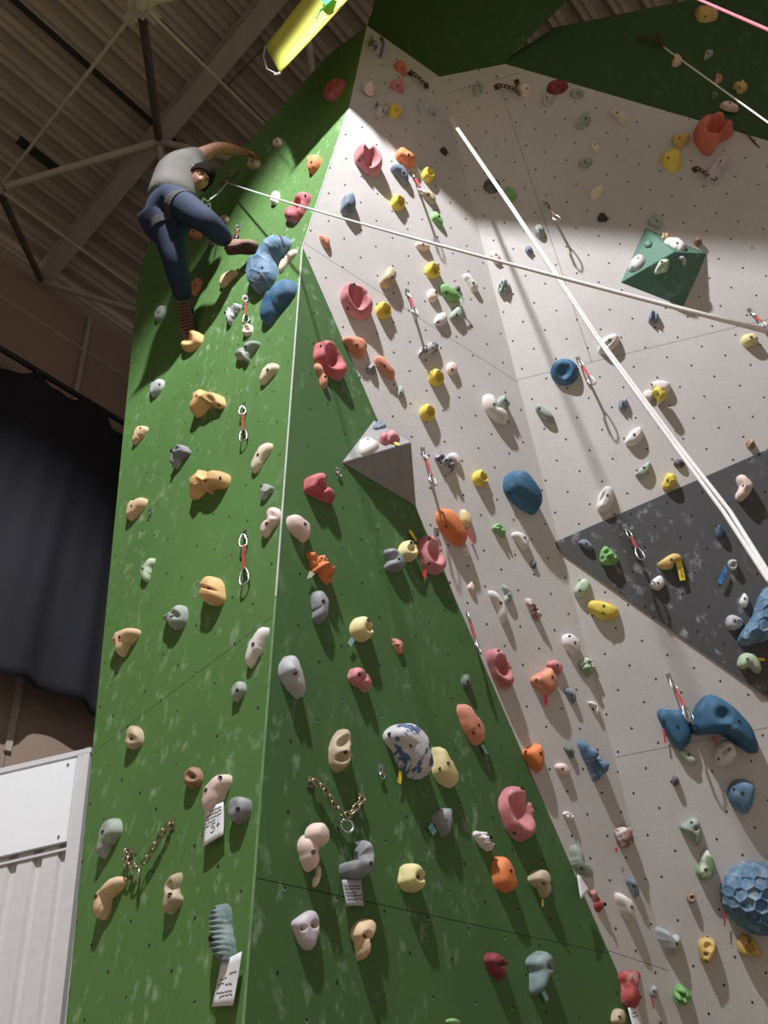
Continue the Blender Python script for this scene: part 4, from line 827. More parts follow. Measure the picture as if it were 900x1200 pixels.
hold('Hv', 'G', [(462, 350), (490, 340), (535, 380), (545, 430), (525, 462), (490, 420)], 'bluegrey', 'dark blue grey oval above the white shell hold')
hold('Hv', 'G', [(400, 435), (430, 430), (490, 470), (520, 520), (505, 590), (475, 595), (430, 540)], 'white', 'white shell shaped hold below the dark blue grey oval', b=(503, 515), f=[('p', 455, 520, 40, .2, 8, 60)])
hold('t23', 'G', [(502, 565), (520, 555), (550, 580), (575, 578), (592, 610), (585, 645), (550, 655), (525, 630)], 'lgrey', 'grey saddle shaped hold low on the narrow strip', b=(580, 617), H=.6)
hold('t23', 'G', (497, 785, 30, 48, 0), 'grey', 'small grey black drop hold with a red strip at the bottom', tag=[('Hv', [(612, 1040), (622, 1045), (636, 1110), (628, 1115)], TAG_R, 'red strip')])
hold('t23', 'B', [(563, 790), (585, 757), (625, 785), (628, 815), (605, 835), (575, 825)], 'green', 'bright green knobbly hold at the bottom by the inner corner', st='rock', b=())
# ---- broad grey wall
hold('t23', 'B', [(755, 90), (770, 50), (810, 38), (852, 60), (850, 110), (830, 160), (800, 158), (770, 130)], 'steelblue', 'blue half dome hold with ribs below the white pocket hold', b=[(783, 78), (812, 90)])
hold('t23', 'B', (574, 45, 26, 38), 'dgrey', 'small black stub hold right of the serrated leaf', H=.8)
hold('Fv', 'B', [(308, 165), (345, 130), (400, 100), (445, 125), (460, 250), (435, 295), (410, 280), (380, 220)], 'ggrey', 'grey green triangular hold above a pale mossy egg', b=[(392, 135)], f=[('p', 425, 175, 14, .5), ('P', 380, 240, 30, .4)])
hold('Fv', 'B', [(420, 450), (445, 400), (460, 330), (490, 302), (530, 350), (555, 440), (530, 500), (480, 515), (440, 495)], 'mossy', 'pale green and white pear hold under the triangular hold', b=(487, 446))
hold('Fv', 'B', (392, 632, 56, 76, 0), 'brown', 'small brown ball hold left of the huge scaled ball', b=(400, 630), f=[('p', 400, 630, 14, .6)], H=.8)
hold('Fv', 'B', [(575, 600), (585, 520), (640, 440), (740, 380), (850, 385), (950, 430), (1060, 500), (1110, 620), (1080, 780), (980, 880), (860, 885), (740, 850), (650, 770), (590, 690)], 'steelblue', 'huge blue scaled ball hold cut by the right side of the picture', st='hex', H=.62, b=(), tag=[('Fv', [(606, 730), (620, 732), (620, 818), (610, 818)], TAG_R, 'red strip')])
hold('Fv', 'B', [(435, 950), (450, 900), (500, 890), (555, 920), (545, 1020), (500, 1078), (455, 1040)], 'gold', 'mustard yellow ear shaped hold low on the pale wall', f=[('p', 505, 945, 26, .5), ('p', 490, 1000, 14, .4)], b=(500, 1048))
hold('Fv', 'B', [(692, 930), (715, 870), (780, 880), (850, 970), (885, 1030), (860, 1020), (760, 1015), (710, 1000)], 'gold', 'tan yellow pocket hold under the huge scaled ball', f=[('p', 780, 955, 28, .7)], b=(776, 917))
hold('t22', 'B', [(265, 320), (285, 310), (330, 318), (372, 340), (370, 370), (340, 383), (295, 370), (268, 345)], 'yellow', 'yellow half disc hold below the charcoal triangle edge', b=[(323, 330), (320, 356)], H=.45)
hold('t22', 'B', [(215, 280), (235, 245), (260, 235), (278, 260), (265, 290), (230, 300)], 'pgreen', 'pale green oval hold above the yellow half disc', b=(238, 276))
hold('t22', 'D', [(232, 110), (255, 95), (285, 120), (280, 135), (250, 125)], 'bluegrey', 'small blue grey hold at the left tip of the charcoal triangle', b=(262, 112))
hold('t22', 'D', [(308, 150), (325, 120), (350, 135), (375, 165), (360, 185), (315, 185)], 'green', 'green and chalk white hold left of the quickdraw on charcoal', st='rock', b=(340, 158))
hold('Gv', 'D', [(168, 685), (220, 640), (280, 610), (330, 630), (330, 665), (285, 670), (270, 710), (210, 718)], 'gold', 'golden hook hold with a yellow tag on the charcoal panel', b=(262, 652), tag=[('Gv', [(288, 660), (330, 655), (356, 785), (320, 790)], TAG_Y, 'yellow tag with dark writing')])
hold('Gv', 'D', [(115, 815), (185, 755), (220, 800), (205, 835), (165, 855)], 'white', 'white cone hold left of and below the golden hook', b=(178, 803))
hold('Gv', 'D', [(548, 480), (555, 440), (575, 422), (615, 460), (605, 520), (565, 515)], 'navy', 'small dark blue ridged hold right of centre on charcoal', st='rib', b=())
hold('Gv', 'D', [(635, 690), (640, 660), (665, 650), (695, 660), (695, 710), (660, 728)], 'lgrey', 'small grey ring hold with a blue tag on the charcoal panel', f=[('p', 672, 688, 16, .7)], b=(), H=.7, tag=[('Gv', [(618, 684), (632, 720), (600, 812), (568, 800)], TAG_B, 'blue tag')])
hold('Gv', 'D', [(690, 110), (740, 92), (800, 150), (795, 185), (770, 230), (710, 275), (680, 235), (705, 180)], 'pinkwhite', 'bone shaped white and tan hold ringed by chalk dust', b=(738, 168), H=.6, f=[('p', 765, 195, 16, .4)])
hold('Gv', 'D', [(710, 935), (725, 895), (745, 870), (772, 905), (765, 955), (735, 968)], 'white', 'small white drop hold left of the blue scaled crescent', b=(745, 908))
hold('Gv', 'D', [(620, 1065), (630, 1030), (670, 1015), (735, 1050), (720, 1100), (670, 1120), (630, 1100)], 'lgrey', 'grey blue round hold touching the blue scaled crescent', b=(680, 1055), f=[('p', 715, 1070, 16, .5)])
hold('Gv', 'B', [(200, 180), (215, 130), (230, 80), (290, 95), (298, 130), (275, 170), (250, 195)], 'yellow', 'yellow wooden looking block at the top edge of the charcoal triangle', st='facet', b=(242, 128), H=.8)
hold('Gv', 'B', [(20, 95), (50, 60), (80, 30), (120, 0), (128, 40), (110, 90), (65, 120)], 'ggrey', 'grey green half moon hold above the charcoal triangle', b=(82, 45))
hold('Gv', 'B', (315, 18, 76, 60), 'dgrey', 'dark grey round hold touching the double white rope', b=(325, 10))
hold('t22', 'D', [(775, 455), (800, 425), (835, 380), (860, 310), (890, 258), (930, 262), (965, 330), (950, 420), (900, 455), (830, 472), (790, 468)], 'steelblue', 'big blue scaled crescent hold at the right side on charcoal', st='hex', H=.45, b=())
hold('Ev', 'D', [(695, 110), (720, 40), (800, 30), (850, 90), (855, 150), (820, 168), (775, 125), (730, 140)], 'pgreen', 'pale green three lobed hold on the charcoal panel, with a yellow tag', b=(766, 72), f=[('p', 780, 110, 20, .3)], tag=[('Ev', [(830, 58), (880, 66), (876, 84), (840, 78)], TAG_Y, 'small yellow tag')])
hold('Ev', 'B', [(165, 400), (250, 407), (335, 410), (375, 500), (395, 590), (340, 665), (295, 660), (240, 580), (190, 490)], 'blue', 'flat blue four sided hold left of the big blue beak hold', st='flat', b=[(304, 513), (212, 480)], H=.35, tag=[('Ev', [(207, 525), (220, 530), (232, 620), (218, 625)], TAG_R, 'red strip')])
hold('Ev', 'B', [(385, 580), (385, 480), (415, 390), (460, 330), (515, 297), (600, 330), (700, 410), (800, 530), (840, 620), (852, 700), (840, 750), (760, 680), (680, 620), (600, 575), (500, 565)], 'blue', 'big blue beak shaped hold with a curved point', H=.5, b=[(712, 487)], f=[('p', 600, 440, 46, .2), ('b', 665, 540, 22, .1)], tag=[('Ev', [(525, 575), (542, 580), (570, 635), (560, 640)], TAG_R, 'red strip')])
hold('Ev', 'B', [(305, 685), (330, 668), (380, 685), (430, 740), (400, 770), (350, 745)], 'pgreen', 'green oval hold under the flat blue four sided hold', b=(376, 700))
hold('Ev', 'B', [(530, 700), (545, 660), (600, 605), (660, 610), (695, 670), (680, 730), (610, 780), (560, 765)], 'white', 'white jug with a slot below the blue beak', f=[('p', 592, 640, 40, .5, 12, -40)], b=[(652, 667), (575, 732)], H=.65)
hold('t21', 'B', (185, 408, 100, 95), 'blue', 'round blue doughnut hold with a quickdraw beside it', f=[('p', 178, 415, 22, .5)], b=(195, 383), H=.4)
hold('t21', 'B', [(478, 225), (490, 190), (515, 205), (510, 235), (485, 238)], 'bluegrey', 'small dark blue leaf hold below the green pyramid volume', st='rock', b=())
hold('t21', 'B', [(300, 335), (310, 310), (320, 290), (360, 272), (378, 290), (365, 320), (325, 348)], 'white', 'white slotted oval hold crossed by the double rope', b=(342, 296), f=[('p', 325, 318, 30, .35, 6, -35)])
hold('t21', 'B', [(803, 300), (815, 280), (850, 272), (867, 295), (855, 315), (820, 322)], 'straw', 'pale cream double ball hold near the right side', b=(842, 284), H=.6)
hold('t21', 'B', [(485, 450), (520, 437), (557, 450), (550, 480), (520, 488), (500, 480)], 'white', 'white bean hold over the little yellow star hold', b=(492, 450))
hold('t21', 'B', (480, 490, 40, 40), 'white', 'white round hold left of the little yellow star hold', b=(), H=.4)
hold('t21', 'B', [(490, 480), (505, 462), (520, 458), (530, 475), (547, 490), (530, 512), (515, 517), (505, 500)], 'yellow', 'little yellow star hold between two white ones', H=.8, b=(516, 485), off=.04)
hold('t21', 'B', [(375, 540), (378, 510), (402, 497), (405, 530), (395, 550)], 'bluegrey', 'small dark diamond hold below the round blue doughnut', st='rock', b=())
hold('t21', 'B', [(80, 530), (95, 520), (130, 545), (153, 575), (145, 585), (115, 578), (90, 555)], 'ggrey', 'grey green slug hold below the round blue doughnut', b=(98, 534))
hold('t21', 'B', [(397, 650), (415, 620), (445, 600), (460, 615), (455, 645), (425, 670), (400, 665)], 'white', 'white oblong hold below the small dark diamond', b=(430, 628))
hold('t21', 'B', [(297, 885), (305, 840), (330, 808), (355, 820), (355, 860), (335, 900), (305, 900)], 'white', 'white oblong hold just above the charcoal triangle tip', b=(336, 842), f=[('p', 318, 850, 26, .3, 6, -65)])
hold('t21', 'B', (838, 662, 34, 38, 0, 'r'), 'brown', 'tiny tan hold above the charcoal panel at the right', st='rock', b=())
hold('t11', 'B', [(850, 115), (870, 80), (893, 100), (885, 130), (860, 140)], 'ggrey', 'green grey jagged hold where the rope passes the inner corner', st='rock', b=())
hold('Bv', 'B', [(770, 690), (800, 672), (830, 705), (832, 740), (810, 750), (785, 730)], 'pinkwhite', 'small white hold under the rope at the edge of the light', b=(806, 693))
hold('Nv', 'B', [(148, 750), (175, 690), (225, 735), (228, 760), (200, 785), (165, 790)], 'green', 'dull green rounded hold beside the dark disc at the rope', b=())
hold('Nv', 'B', (82, 690, 100, 90), 'dgrey', 'dark grey disc hold crossed by the upper end of the double rope', b=(95, 668))
hold('Nv', 'B', (360, 955, 60, 82, -10), 'ggrey', 'dull green oval hold under the short rusty chain', b=(365, 950))
hold('Nv', 'B', (408, 188, 70, 78, 10), 'lgrey', 'grey ribbed oval hold under the dark red hold', b=(402, 172), f=[('p', 408, 195, 24, .3, 5, 80)])
hold('Nv', 'B', (580, 150, 82, 66), 'ggrey', 'pale green ring hold right of the dark red hold', b=(582, 148), f=[('p', 582, 148, 12, .5)])
hold('Nv', 'B', [(402, 130), (415, 90), (470, 65), (530, 90), (525, 120), (480, 152), (430, 150)], 'dred', 'dark red flattened hold at the top edge of the pale wall')
hold('Nv', 'B', (278, 130, 76, 82), 'cream', 'off white disc hold beside the forked rusty chain', b=(288, 120))
hold('Nv', 'B', [(570, 355), (590, 310), (630, 252), (660, 290), (655, 320), (620, 350)], 'ggrey', 'dull green fin shaped hold in the upper shade', b=(632, 292))
hold('Nv', 'B', [(755, 245), (800, 235), (860, 270), (880, 310), (860, 330), (825, 310), (800, 270)], 'cream', 'cream bent hold in the upper shade', b=(818, 258), H=.6)
hold('Nv', 'B', [(660, 460), (680, 425), (712, 460), (708, 495), (680, 495)], 'cream', 'small cream bean hold above the dull green bowl', b=(688, 446))
hold('Nv', 'B', [(587, 550), (605, 535), (672, 525), (665, 560), (630, 590), (600, 580)], 'ggrey', 'dull green bowl shaped hold under the small cream bean', b=(626, 550))
hold('Nv', 'B', [(652, 740), (680, 700), (725, 685), (735, 715), (710, 765), (670, 768)], 'cream', 'cream shell hold midway down the shaded wall', f=[('p', 675, 720, 16, .3)], b=())
hold('Nv', 'B', [(700, 880), (715, 850), (740, 848), (762, 885), (745, 900), (705, 898)], 'black', 'small black pointed hold under the cream shell', st='facet')
hold('t10', 'B', [(765, 300), (775, 285), (795, 290), (797, 320), (780, 342), (765, 330)], 'ggrey', 'dull green oval hold high beside the inner corner', b=(783, 300))
hold('Cv', 'B', [(262, 185), (310, 142), (335, 145), (340, 210), (320, 218)], 'ggrey', 'dull green triangular hold above the green pyramid volume', st='facet')
hold('Cv', 'B', (530, 285, 45, 50), 'brown', 'small reddish brown hold at the right edge of the pyramid volume', H=.7)
hold('t20', 'B', (59, 880, 26, 36, -10), 'bluegrey', 'small blue grey oval hold at the shadow line beside the double rope')
hold('Ov', 'B', [(395, 850), (430, 780), (490, 735), (560, 712), (600, 740), (655, 820), (640, 870), (560, 920), (495, 1000), (440, 970), (400, 910)], 'coral', 'large orange red jug with an open hollow at the top right', f=[('p', 540, 800, 58, .95, 40, -35)], b=(), H=.5)
hold('Ov', 'B', [(250, 890), (285, 858), (370, 855), (375, 890), (330, 945), (280, 950)], 'gold', 'yellow hand shaped hold above the yellow disc', b=(308, 885), f=[('p', 330, 900, 30, .3, 6, -60)])
hold('Ov', 'B', [(182, 1015), (230, 965), (300, 955), (318, 1020), (315, 1070), (270, 1108), (215, 1075)], 'yellow', 'yellow rounded disc hold left of the large orange red jug', b=(237, 1008), H=.4)
hold('Ov', 'B', [(470, 1110), (540, 1020), (600, 985), (622, 1020), (580, 1100), (520, 1165), (480, 1150)], 'lilac', 'long pinkish grey hold behind the short rusty chain', b=(570, 1028), f=[('p', 550, 1070, 50, .25, 8, -60)])
# ---- dark green band
hold('Ov', 'T', [(403, 80), (430, 45), (490, 32), (548, 60), (545, 120), (500, 142), (430, 140)], 'gold', 'yellow disc hold on the green band crossed by the pink rope', b=(470, 102), H=.35)
hold('Ov', 'T', [(255, 410), (270, 370), (290, 340), (320, 370), (315, 410), (275, 430)], 'beige', 'cream triangular hold on the green band below a chain', b=(304, 370))
hold('Ov', 'T', [(460, 375), (475, 325), (515, 320), (522, 350), (480, 380)], 'ggrey', 'small pale green drop hold on the green band', b=(492, 338))
hold('Ov', 'T', [(530, 545), (535, 500), (540, 470), (578, 485), (575, 520)], 'salmon', 'small salmon hold on the green band', b=(562, 492))
hold('Ov', 'T', [(645, 550), (675, 530), (710, 510), (728, 540), (740, 570), (690, 603), (665, 578)], 'gold', 'square yellow hold on the green band near the right side', st='flat', b=(690, 560))
hold('Ov', 'B', [(555, 675), (600, 645), (650, 655), (688, 690), (665, 715), (600, 705)], 'pinkwhite', 'white and pink half moon hold above the large orange red jug', b=(630, 658))
hold('Ov', 'T', (530, 612, 52, 56), 'dgreen', 'faint dark green hold on the green band', b=())
# ---- holds on the two pyramid volumes
hold('Iv', 'VRt', [(220, 325), (235, 265), (290, 237), (350, 270), (358, 305), (300, 352), (245, 358)], 'white', 'white egg hold on top of the grey pyramid volume', b=[(286, 250)], H=.35)
hold('Iv', 'VRt', [(358, 265), (365, 235), (400, 205), (440, 190), (490, 225), (498, 258), (440, 278), (385, 287)], 'rose', 'cluster of pink balls on top of the grey pyramid volume', st='', f=[('b', 390, 240, 26, .4), ('b', 455, 238, 28, .4), ('b', 440, 208, 16, .3), ('p', 420, 250, 12, .3)], H=.4, b=(), tag=[('Iv', [(455, 272), (480, 270), (498, 288), (480, 292)], TAG_Y, 'yellow strip')])
hold('Iv', 'VRt', [(318, 180), (330, 150), (370, 130), (412, 165), (380, 182), (340, 190)], 'bluegrey', 'grey sponge like hold with holes on the tip of the grey pyramid', f=[('p', 348, 155, 8, .5), ('p', 375, 150, 8, .5), ('p', 357, 165, 8, .5)], b=(), H=.35)
hold('Cv', 'VB0', [(347, 280), (380, 265), (430, 265), (462, 305), (455, 330), (400, 315)], 'white', 'white dome hold on the top edge of the green pyramid', b=(422, 290), H=.4)
hold('Cv', 'VB0', [(340, 260), (345, 232), (370, 230), (385, 255), (365, 268)], 'beige', 'small beige knob behind the white dome on the green pyramid', b=(), st='rock')
hold('Cv', 'VB1', [(160, 442), (180, 380), (225, 350), (255, 380), (235, 420), (195, 440)], 'lgrey', 'pale blue white egg on the left facet of the green pyramid', b=[(214, 372), (185, 418)], H=.3)
hold('Cv', 'VB1', (268, 298, 46, 40, -20), MAT_VOLT, 'small green disc on the upper left facet of the green pyramid', b=(268, 298), H=.3)
hold('Cv', 'VB2', [(300, 455), (330, 385), (375, 378), (380, 395), (370, 440), (340, 450)], 'pgreen', 'pale green curled hold in the middle of the green pyramid', b=(340, 393), H=.4, f=[('p', 340, 420, 30, .3, 8, -45)])
hold('Cv', 'VB3', [(422, 370), (450, 360), (470, 385), (460, 420), (445, 405), (440, 385)], 'lgrey', 'small white hook on the right facet of the green pyramid', b=(), H=.4)

# ------------------------------------------------------------------ quickdraws, chains
G_Z = np.array([0, 0, -1.0])
def carabiner(mb, c, d, s, L=.10, Wd=.056, r=.0048):
    """closed D-shaped loop, d long axis, s side axis"""
    pts = []
    for t in np.linspace(0, 2 * math.pi, 17)[:-1]:
        y = math.cos(t); x = math.sin(t); k = 1 if y < 0 else .62
        pts.append(c + d * (-y * L / 2) + s * (np.sign(x) * abs(x) ** .75 * Wd / 2 * (.72 + .28 * -y)))
    mb.tube(pts, r, 6, closed=True); return mb
QD = 0
def quickdraw(face, view, top, bot, label, sling=MAT_SLING, swing=0.0):
    pl = FACE[face]; n = pl[0]; a, b = vpx(view, [top, bot]); A = hit(*a, pl) + n * .018
    down = unit(G_Z + n * .02); best = None
    for L in np.linspace(.10, .42, 33):
        e = np.linalg.norm(proj(A + down * L)[0] - b)
        if best is None or e < best[0]: best = (e, L)
    L = best[1]
    side = unit(np.cross(down, n)); root = empty('quickdraw', A, label, 'quickdraw', 'quickdraws on the walls')
    s = max(.35, min(1, L / .26)); c1 = .085 * s; c2 = .105 * s; sl = max(L - c1 - c2 + .03, .03)
    mb = MB(); carabiner(mb, A + down * c1 / 2, down, unit(side + n * .8), c1, .048 * s).build('carabiner', MAT_STEEL, root, smooth=True)
    p1 = A + down * (c1 - .012); p2 = p1 + down * sl
    MB().box((p1 + p2) / 2, down * sl / 2, side * .008, n * .0025).build('sling', sling, root)
    mb = MB(); c = p2 + down * (c2 / 2 - .012); carabiner(mb, c, down, unit(side * .9 + n * .35), c2, .060 * s); mb.tube([c - down * c2 * .30 + side * .02, c + down * c2 * .26 + side * .028], .003, 6)
    mb.build('carabiner', MAT_STEEL, root, smooth=True)
    hg = empty('bolt_hanger', A - n * .018, 'steel bolt hanger of the ' + label.replace(' hanging', ''), 'bolt hanger', 'bolt hangers on the walls')
    up = unit(-down - n * (-down @ n)); P = A - n * .018
    MB().box(P + n * .002 + up * .012, side * .014, up * .022, n * .002).build('plate', MAT_STEEL, hg)
    MB().box(P + n * .012 - up * .012, side * .002, up * .012, n * .012).build('eye', MAT_STEEL, hg)
    MB().tube([P + n * .003 + up * .018, P + n * .012 + up * .018], .008, 6).build('bolt', MAT_STEEL, hg)
    return root
quickdraw('L', 'Q', (520, 542), (548, 612), 'quickdraw just right of the raised calf')
quickdraw('L', 'Q', (558, 872), (566, 990), 'quickdraw under the blue scaled hold')
quickdraw('L', 't01', (860, 532), (870, 648), 'quickdraw right of the upper beige double hold')
quickdraw('L', 'Jv', (408, 408), (410, 745), 'quickdraw right of the round peach hold')
quickdraw('G', 'Bv', (315, 230), (385, 322), 'quickdraw highest on the grey strip, beside the tan pebbly hold')
quickdraw('G', 't11', (530, 132), (565, 208), 'quickdraw right of the middle ring jug')
quickdraw('G', 't11', (585, 690), (628, 803), 'quickdraw right of the grey pyramid')
quickdraw('R', 't12', (732, 350), (785, 498), 'quickdraw on the green edge above the lowest ring jug')
quickdraw('B', 't21', (235, 370), (285, 450), 'quickdraw right of the round blue doughnut')
quickdraw('B', 'Nv', (390, 790), (475, 890), 'quickdraw in the upper shade left of the black pointed hold', sling=MAT_RUST)
quickdraw('B', 't21', (838, 200), (890, 252), 'quickdraw at the right side above the cream double ball')
quickdraw('D', 't22', (400, 60), (455, 165), 'quickdraw on the charcoal triangle')
quickdraw('B', 'Ev', (252, 200), (410, 470), 'quickdraw hanging between the two big blue holds')
def hanger_only(face, view, p, label):
    pl = FACE[face]; n = pl[0]; P = hit(*vpx(view, [p])[0], pl); up = unit(-G_Z - n * (-G_Z @ n)); side = np.cross(up, n)
    hg = empty('bolt_hanger', P, label, 'bolt hanger', 'bolt hangers on the walls')
    MB().box(P + n * .002 + up * .015, side * .016, up * .024, n * .002).build('plate', MAT_STEEL, hg)
    MB().tube([P + n * .012 - up * .014 + .014 * (side * math.cos(t) + up * math.sin(t)) for t in np.linspace(0, 2 * math.pi, 11)[:-1]], .0035, 6, closed=True).build('eye', MAT_STEEL, hg)
    MB().tube([P + n * .003 + up * .02, P + n * .012 + up * .02], .008, 6).build('bolt', MAT_STEEL, hg)
hanger_only('R', 'Iv', (90, 475), 'lone bolt hanger on green left of the grey pyramid')
hanger_only('R', 't13', (437, 18), 'lone bolt hanger on green left of the marbled hold')
hanger_only('L', 't01', (530, 905), 'lone bolt hanger near the left edge under the beige holds')
hanger_only('G', 't12', (633, 78), 'lone bolt hanger between the pink loop jug and the orange egg')
def chain_run(root, pts, n, pitch, r, Lk, Wk, mat):
    P = [np.asarray(p) for p in pts]; seg = [np.linalg.norm(P[i + 1] - P[i]) for i in range(len(P) - 1)]; tot = sum(seg); s = pitch * .5; k = 0
    while s < tot - pitch * .3:
        q = s; i = 0
        while q > seg[i]: q -= seg[i]; i += 1
        d = unit(P[i + 1] - P[i]); c = P[i] + d * q; sd = unit(np.cross(d, n)); ax_ = unit(sd * math.cos(k % 2 * 1.4 + .1) + np.cross(d, sd) * math.sin(k % 2 * 1.4 + .1))
        MB().tube([c + d * (Lk / 2 - Wk / 2) * (1 if math.cos(t) > 0 else -1) + (d * math.cos(t) + ax_ * math.sin(t)) * Wk / 2 for t in (0, .6, 1.2, 1.57, 1.94, 2.54, 3.14, 3.74, 4.34, 4.71, 5.08, 5.68)], r, 6, closed=True).build('link', mat, root, smooth=True)
        s += pitch; k += 1
def chain(face, view, runs, label, mat, ring=None, pitch=.030, ends=()):
    pl = FACE[face]; n = pl[0]; first = hit(*vpx(view, [runs[0][0]])[0], pl); root = empty('anchor_chain', first, label, 'chain', 'anchor chains on the walls')
    for run in runs:
        Q_ = vpx(view, run); chain_run(root, [hit(*q, pl) + n * (.022 if k in (0,) else .03) for k, q in enumerate(Q_)], n, pitch, .0042, .042, .024, mat)
    for e in ends:
        P = hit(*vpx(view, [e])[0], pl); up = unit(np.array([0, 0, 1.0]) - n * n[2]); side = np.cross(up, n)
        MB().box(P + n * .003, side * .016, up * .022, n * .003).tube([P + n * .004, P + n * .024], .009, 6).build('bolt_plate', mat, root)
    if ring:
        P = hit(*vpx(view, [ring])[0], pl) + n * .03; d = unit(proj(P)[0] * 0 + 1) if False else None
        s1 = unit(np.cross([0, 0, 1.0], n)); t1 = unit(G_Z + n * .0)
        MB().tube([P + .026 * (s1 * math.cos(t) * .8 + n * math.cos(t) * .5 + t1 * math.sin(t)) for t in np.linspace(0, 2 * math.pi, 19)[:-1]], .0055, 8, closed=True).build('ring', MAT_STEEL, root, smooth=True)
    return root
chain('R', 'Mv', [[(165, 85), (215, 130), (270, 215), (325, 285)], [(458, 180), (420, 225), (380, 275), (340, 292)]], 'brass coloured V shaped chain with a ring on the darker green face', MAT_BRASS, ring=(352, 350), ends=[(165, 85), (455, 180)])
chain('L', 't03', [[(608, 200), (585, 245), (548, 310), (515, 355)], [(450, 320), (468, 300), (465, 335), (490, 350), (512, 355)]], 'brass coloured chain hanging between two bolts low on the left green face', MAT_BRASS, ring=(510, 382), ends=[(608, 200), (462, 300)])
chain('X', 'A', [[(450, 375), (490, 415), (530, 450), (560, 490)]], 'short rusty chain high on the grey strip', MAT_RUST, ends=[(452, 378), (562, 455)], pitch=.034)
chain('B', 'Nv', [[(110, 112), (160, 122), (205, 135), (240, 165)], [(228, 82), (232, 110), (215, 135)]], 'forked rusty chain beside the off white disc hold', MAT_RUST, ends=[(110, 112), (228, 82)], pitch=.034)
chain('B', 'Ov', [[(405, 1085), (445, 1110), (490, 1145), (535, 1165)]], 'short rusty chain across the long pinkish grey hold', MAT_RUST, ends=[(405, 1085)], pitch=.034)
chain('T', 'Ov', [[(50, 255), (100, 270), (155, 295), (205, 320)], [(175, 228), (170, 265), (160, 290)]], 'dark chain on the green band with a cord leading away', MAT_RUST, ends=[(50, 255), (175, 228)], pitch=.034)
chain('L', 'Q', [[(530, 275), (505, 305), (480, 335), (470, 355)], [(440, 330), (455, 350), (475, 352)]], 'steel anchor chain near the climber where the thin rope starts', MAT_BRASS, ends=[(530, 275)], pitch=.034)

# ------------------------------------------------------------------ ropes
def rope(name, pts, r, mat, label, sag=0.0, wob=.0):
    P = [np.asarray(p) for p in pts]; Q_ = []
    for i in range(len(P) - 1):
        for t in np.linspace(0, 1, 25)[:-1]:
            Q_.append(P[i] * (1 - t) + P[i + 1] * t - np.array([0, 0, sag * 4 * t * (1 - t)]))
    Q_.append(P[-1]); o = MB().tube(Q_, r, 10).build(name, mat, origin=P[0], smooth=True); return prop(o, label, 'rope', 'climbing ropes' if name == 'climbing_rope' else 'thin cords')
def at(x, y, d): return C + ray(x, y) * d
S0 = hit(271, 218, PL) + nL * .04
rope('climbing_rope', [S0, at(903, 389, 1.75)], .0055, MAT_ROPE, 'long white rope running from the climber across the whole wall to the right', sag=.05)
rope('climbing_rope', [S0, at(254, 228, 6.9), at(243, 236, 6.55), at(238, 232, 6.5), at(236, 237, 6.5), at(240, 241, 6.5), at(246, 238, 6.5), at(246.5, 246, 6.48)], .0055, MAT_ROPE, 'short looped white rope end between the anchor chain and the climber', sag=0)
gB = hit(523, 140, PG) + PG[0] * .03
pa_ = [gB, at(600, 245.5, 4.1), at(700, 398, 3.0), at(790, 522, 2.45), at(848, 600, 2.15), at(903, 684, 1.9)]
rope('climbing_rope', pa_, .0055, MAT_ROPE, 'double white rope from the inner corner to the right side, lower strand')
pb_ = [gB + np.array([.012, 0, 0]), at(601.5, 243.5, 4.1), at(702, 396, 3.0), at(794, 520, 2.45), at(856, 600, 2.15), at(907, 682, 1.9)]
rope('climbing_rope', pb_, .0055, MAT_ROPE, 'double white rope from the inner corner to the right side, upper strand')
rope('climbing_rope', [at(770, -22, 5.0), at(905, 37, 3.0), at(960, 61, 2.6)], .005, MAT_ROPER, 'pink rope crossing the top right corner')
T0 = hit(777, 60, PT) + PT[0] * .03
rope('climbing_rope', [T0, hit(866, 119, PLn), hit(866, 119, PLn) + (hit(866, 119, PLn) - T0) * .9], .0052, MAT_ROPE, 'short lit piece of white rope at the right side below the pink rope')
rope('thin_cord', [hit(866, 151, PB) + PB[0] * .03, at(898, 183, 6.6)], .006, MAT_RUST, 'brown cord right of the large orange red jug')
ga, gb_ = hit(537.5, 352, PG), hit(540, 358, PG)
rope('thin_cord', [hit(533, 351, PG) + PG[0] * .05, hit(538.5, 356, PG) + PG[0] * .06, hit(536, 364, PG) + PG[0] * .05], .005, MAT_SLING if False else HM['green'], 'short green cord joining the bright green oval and the grey drop')

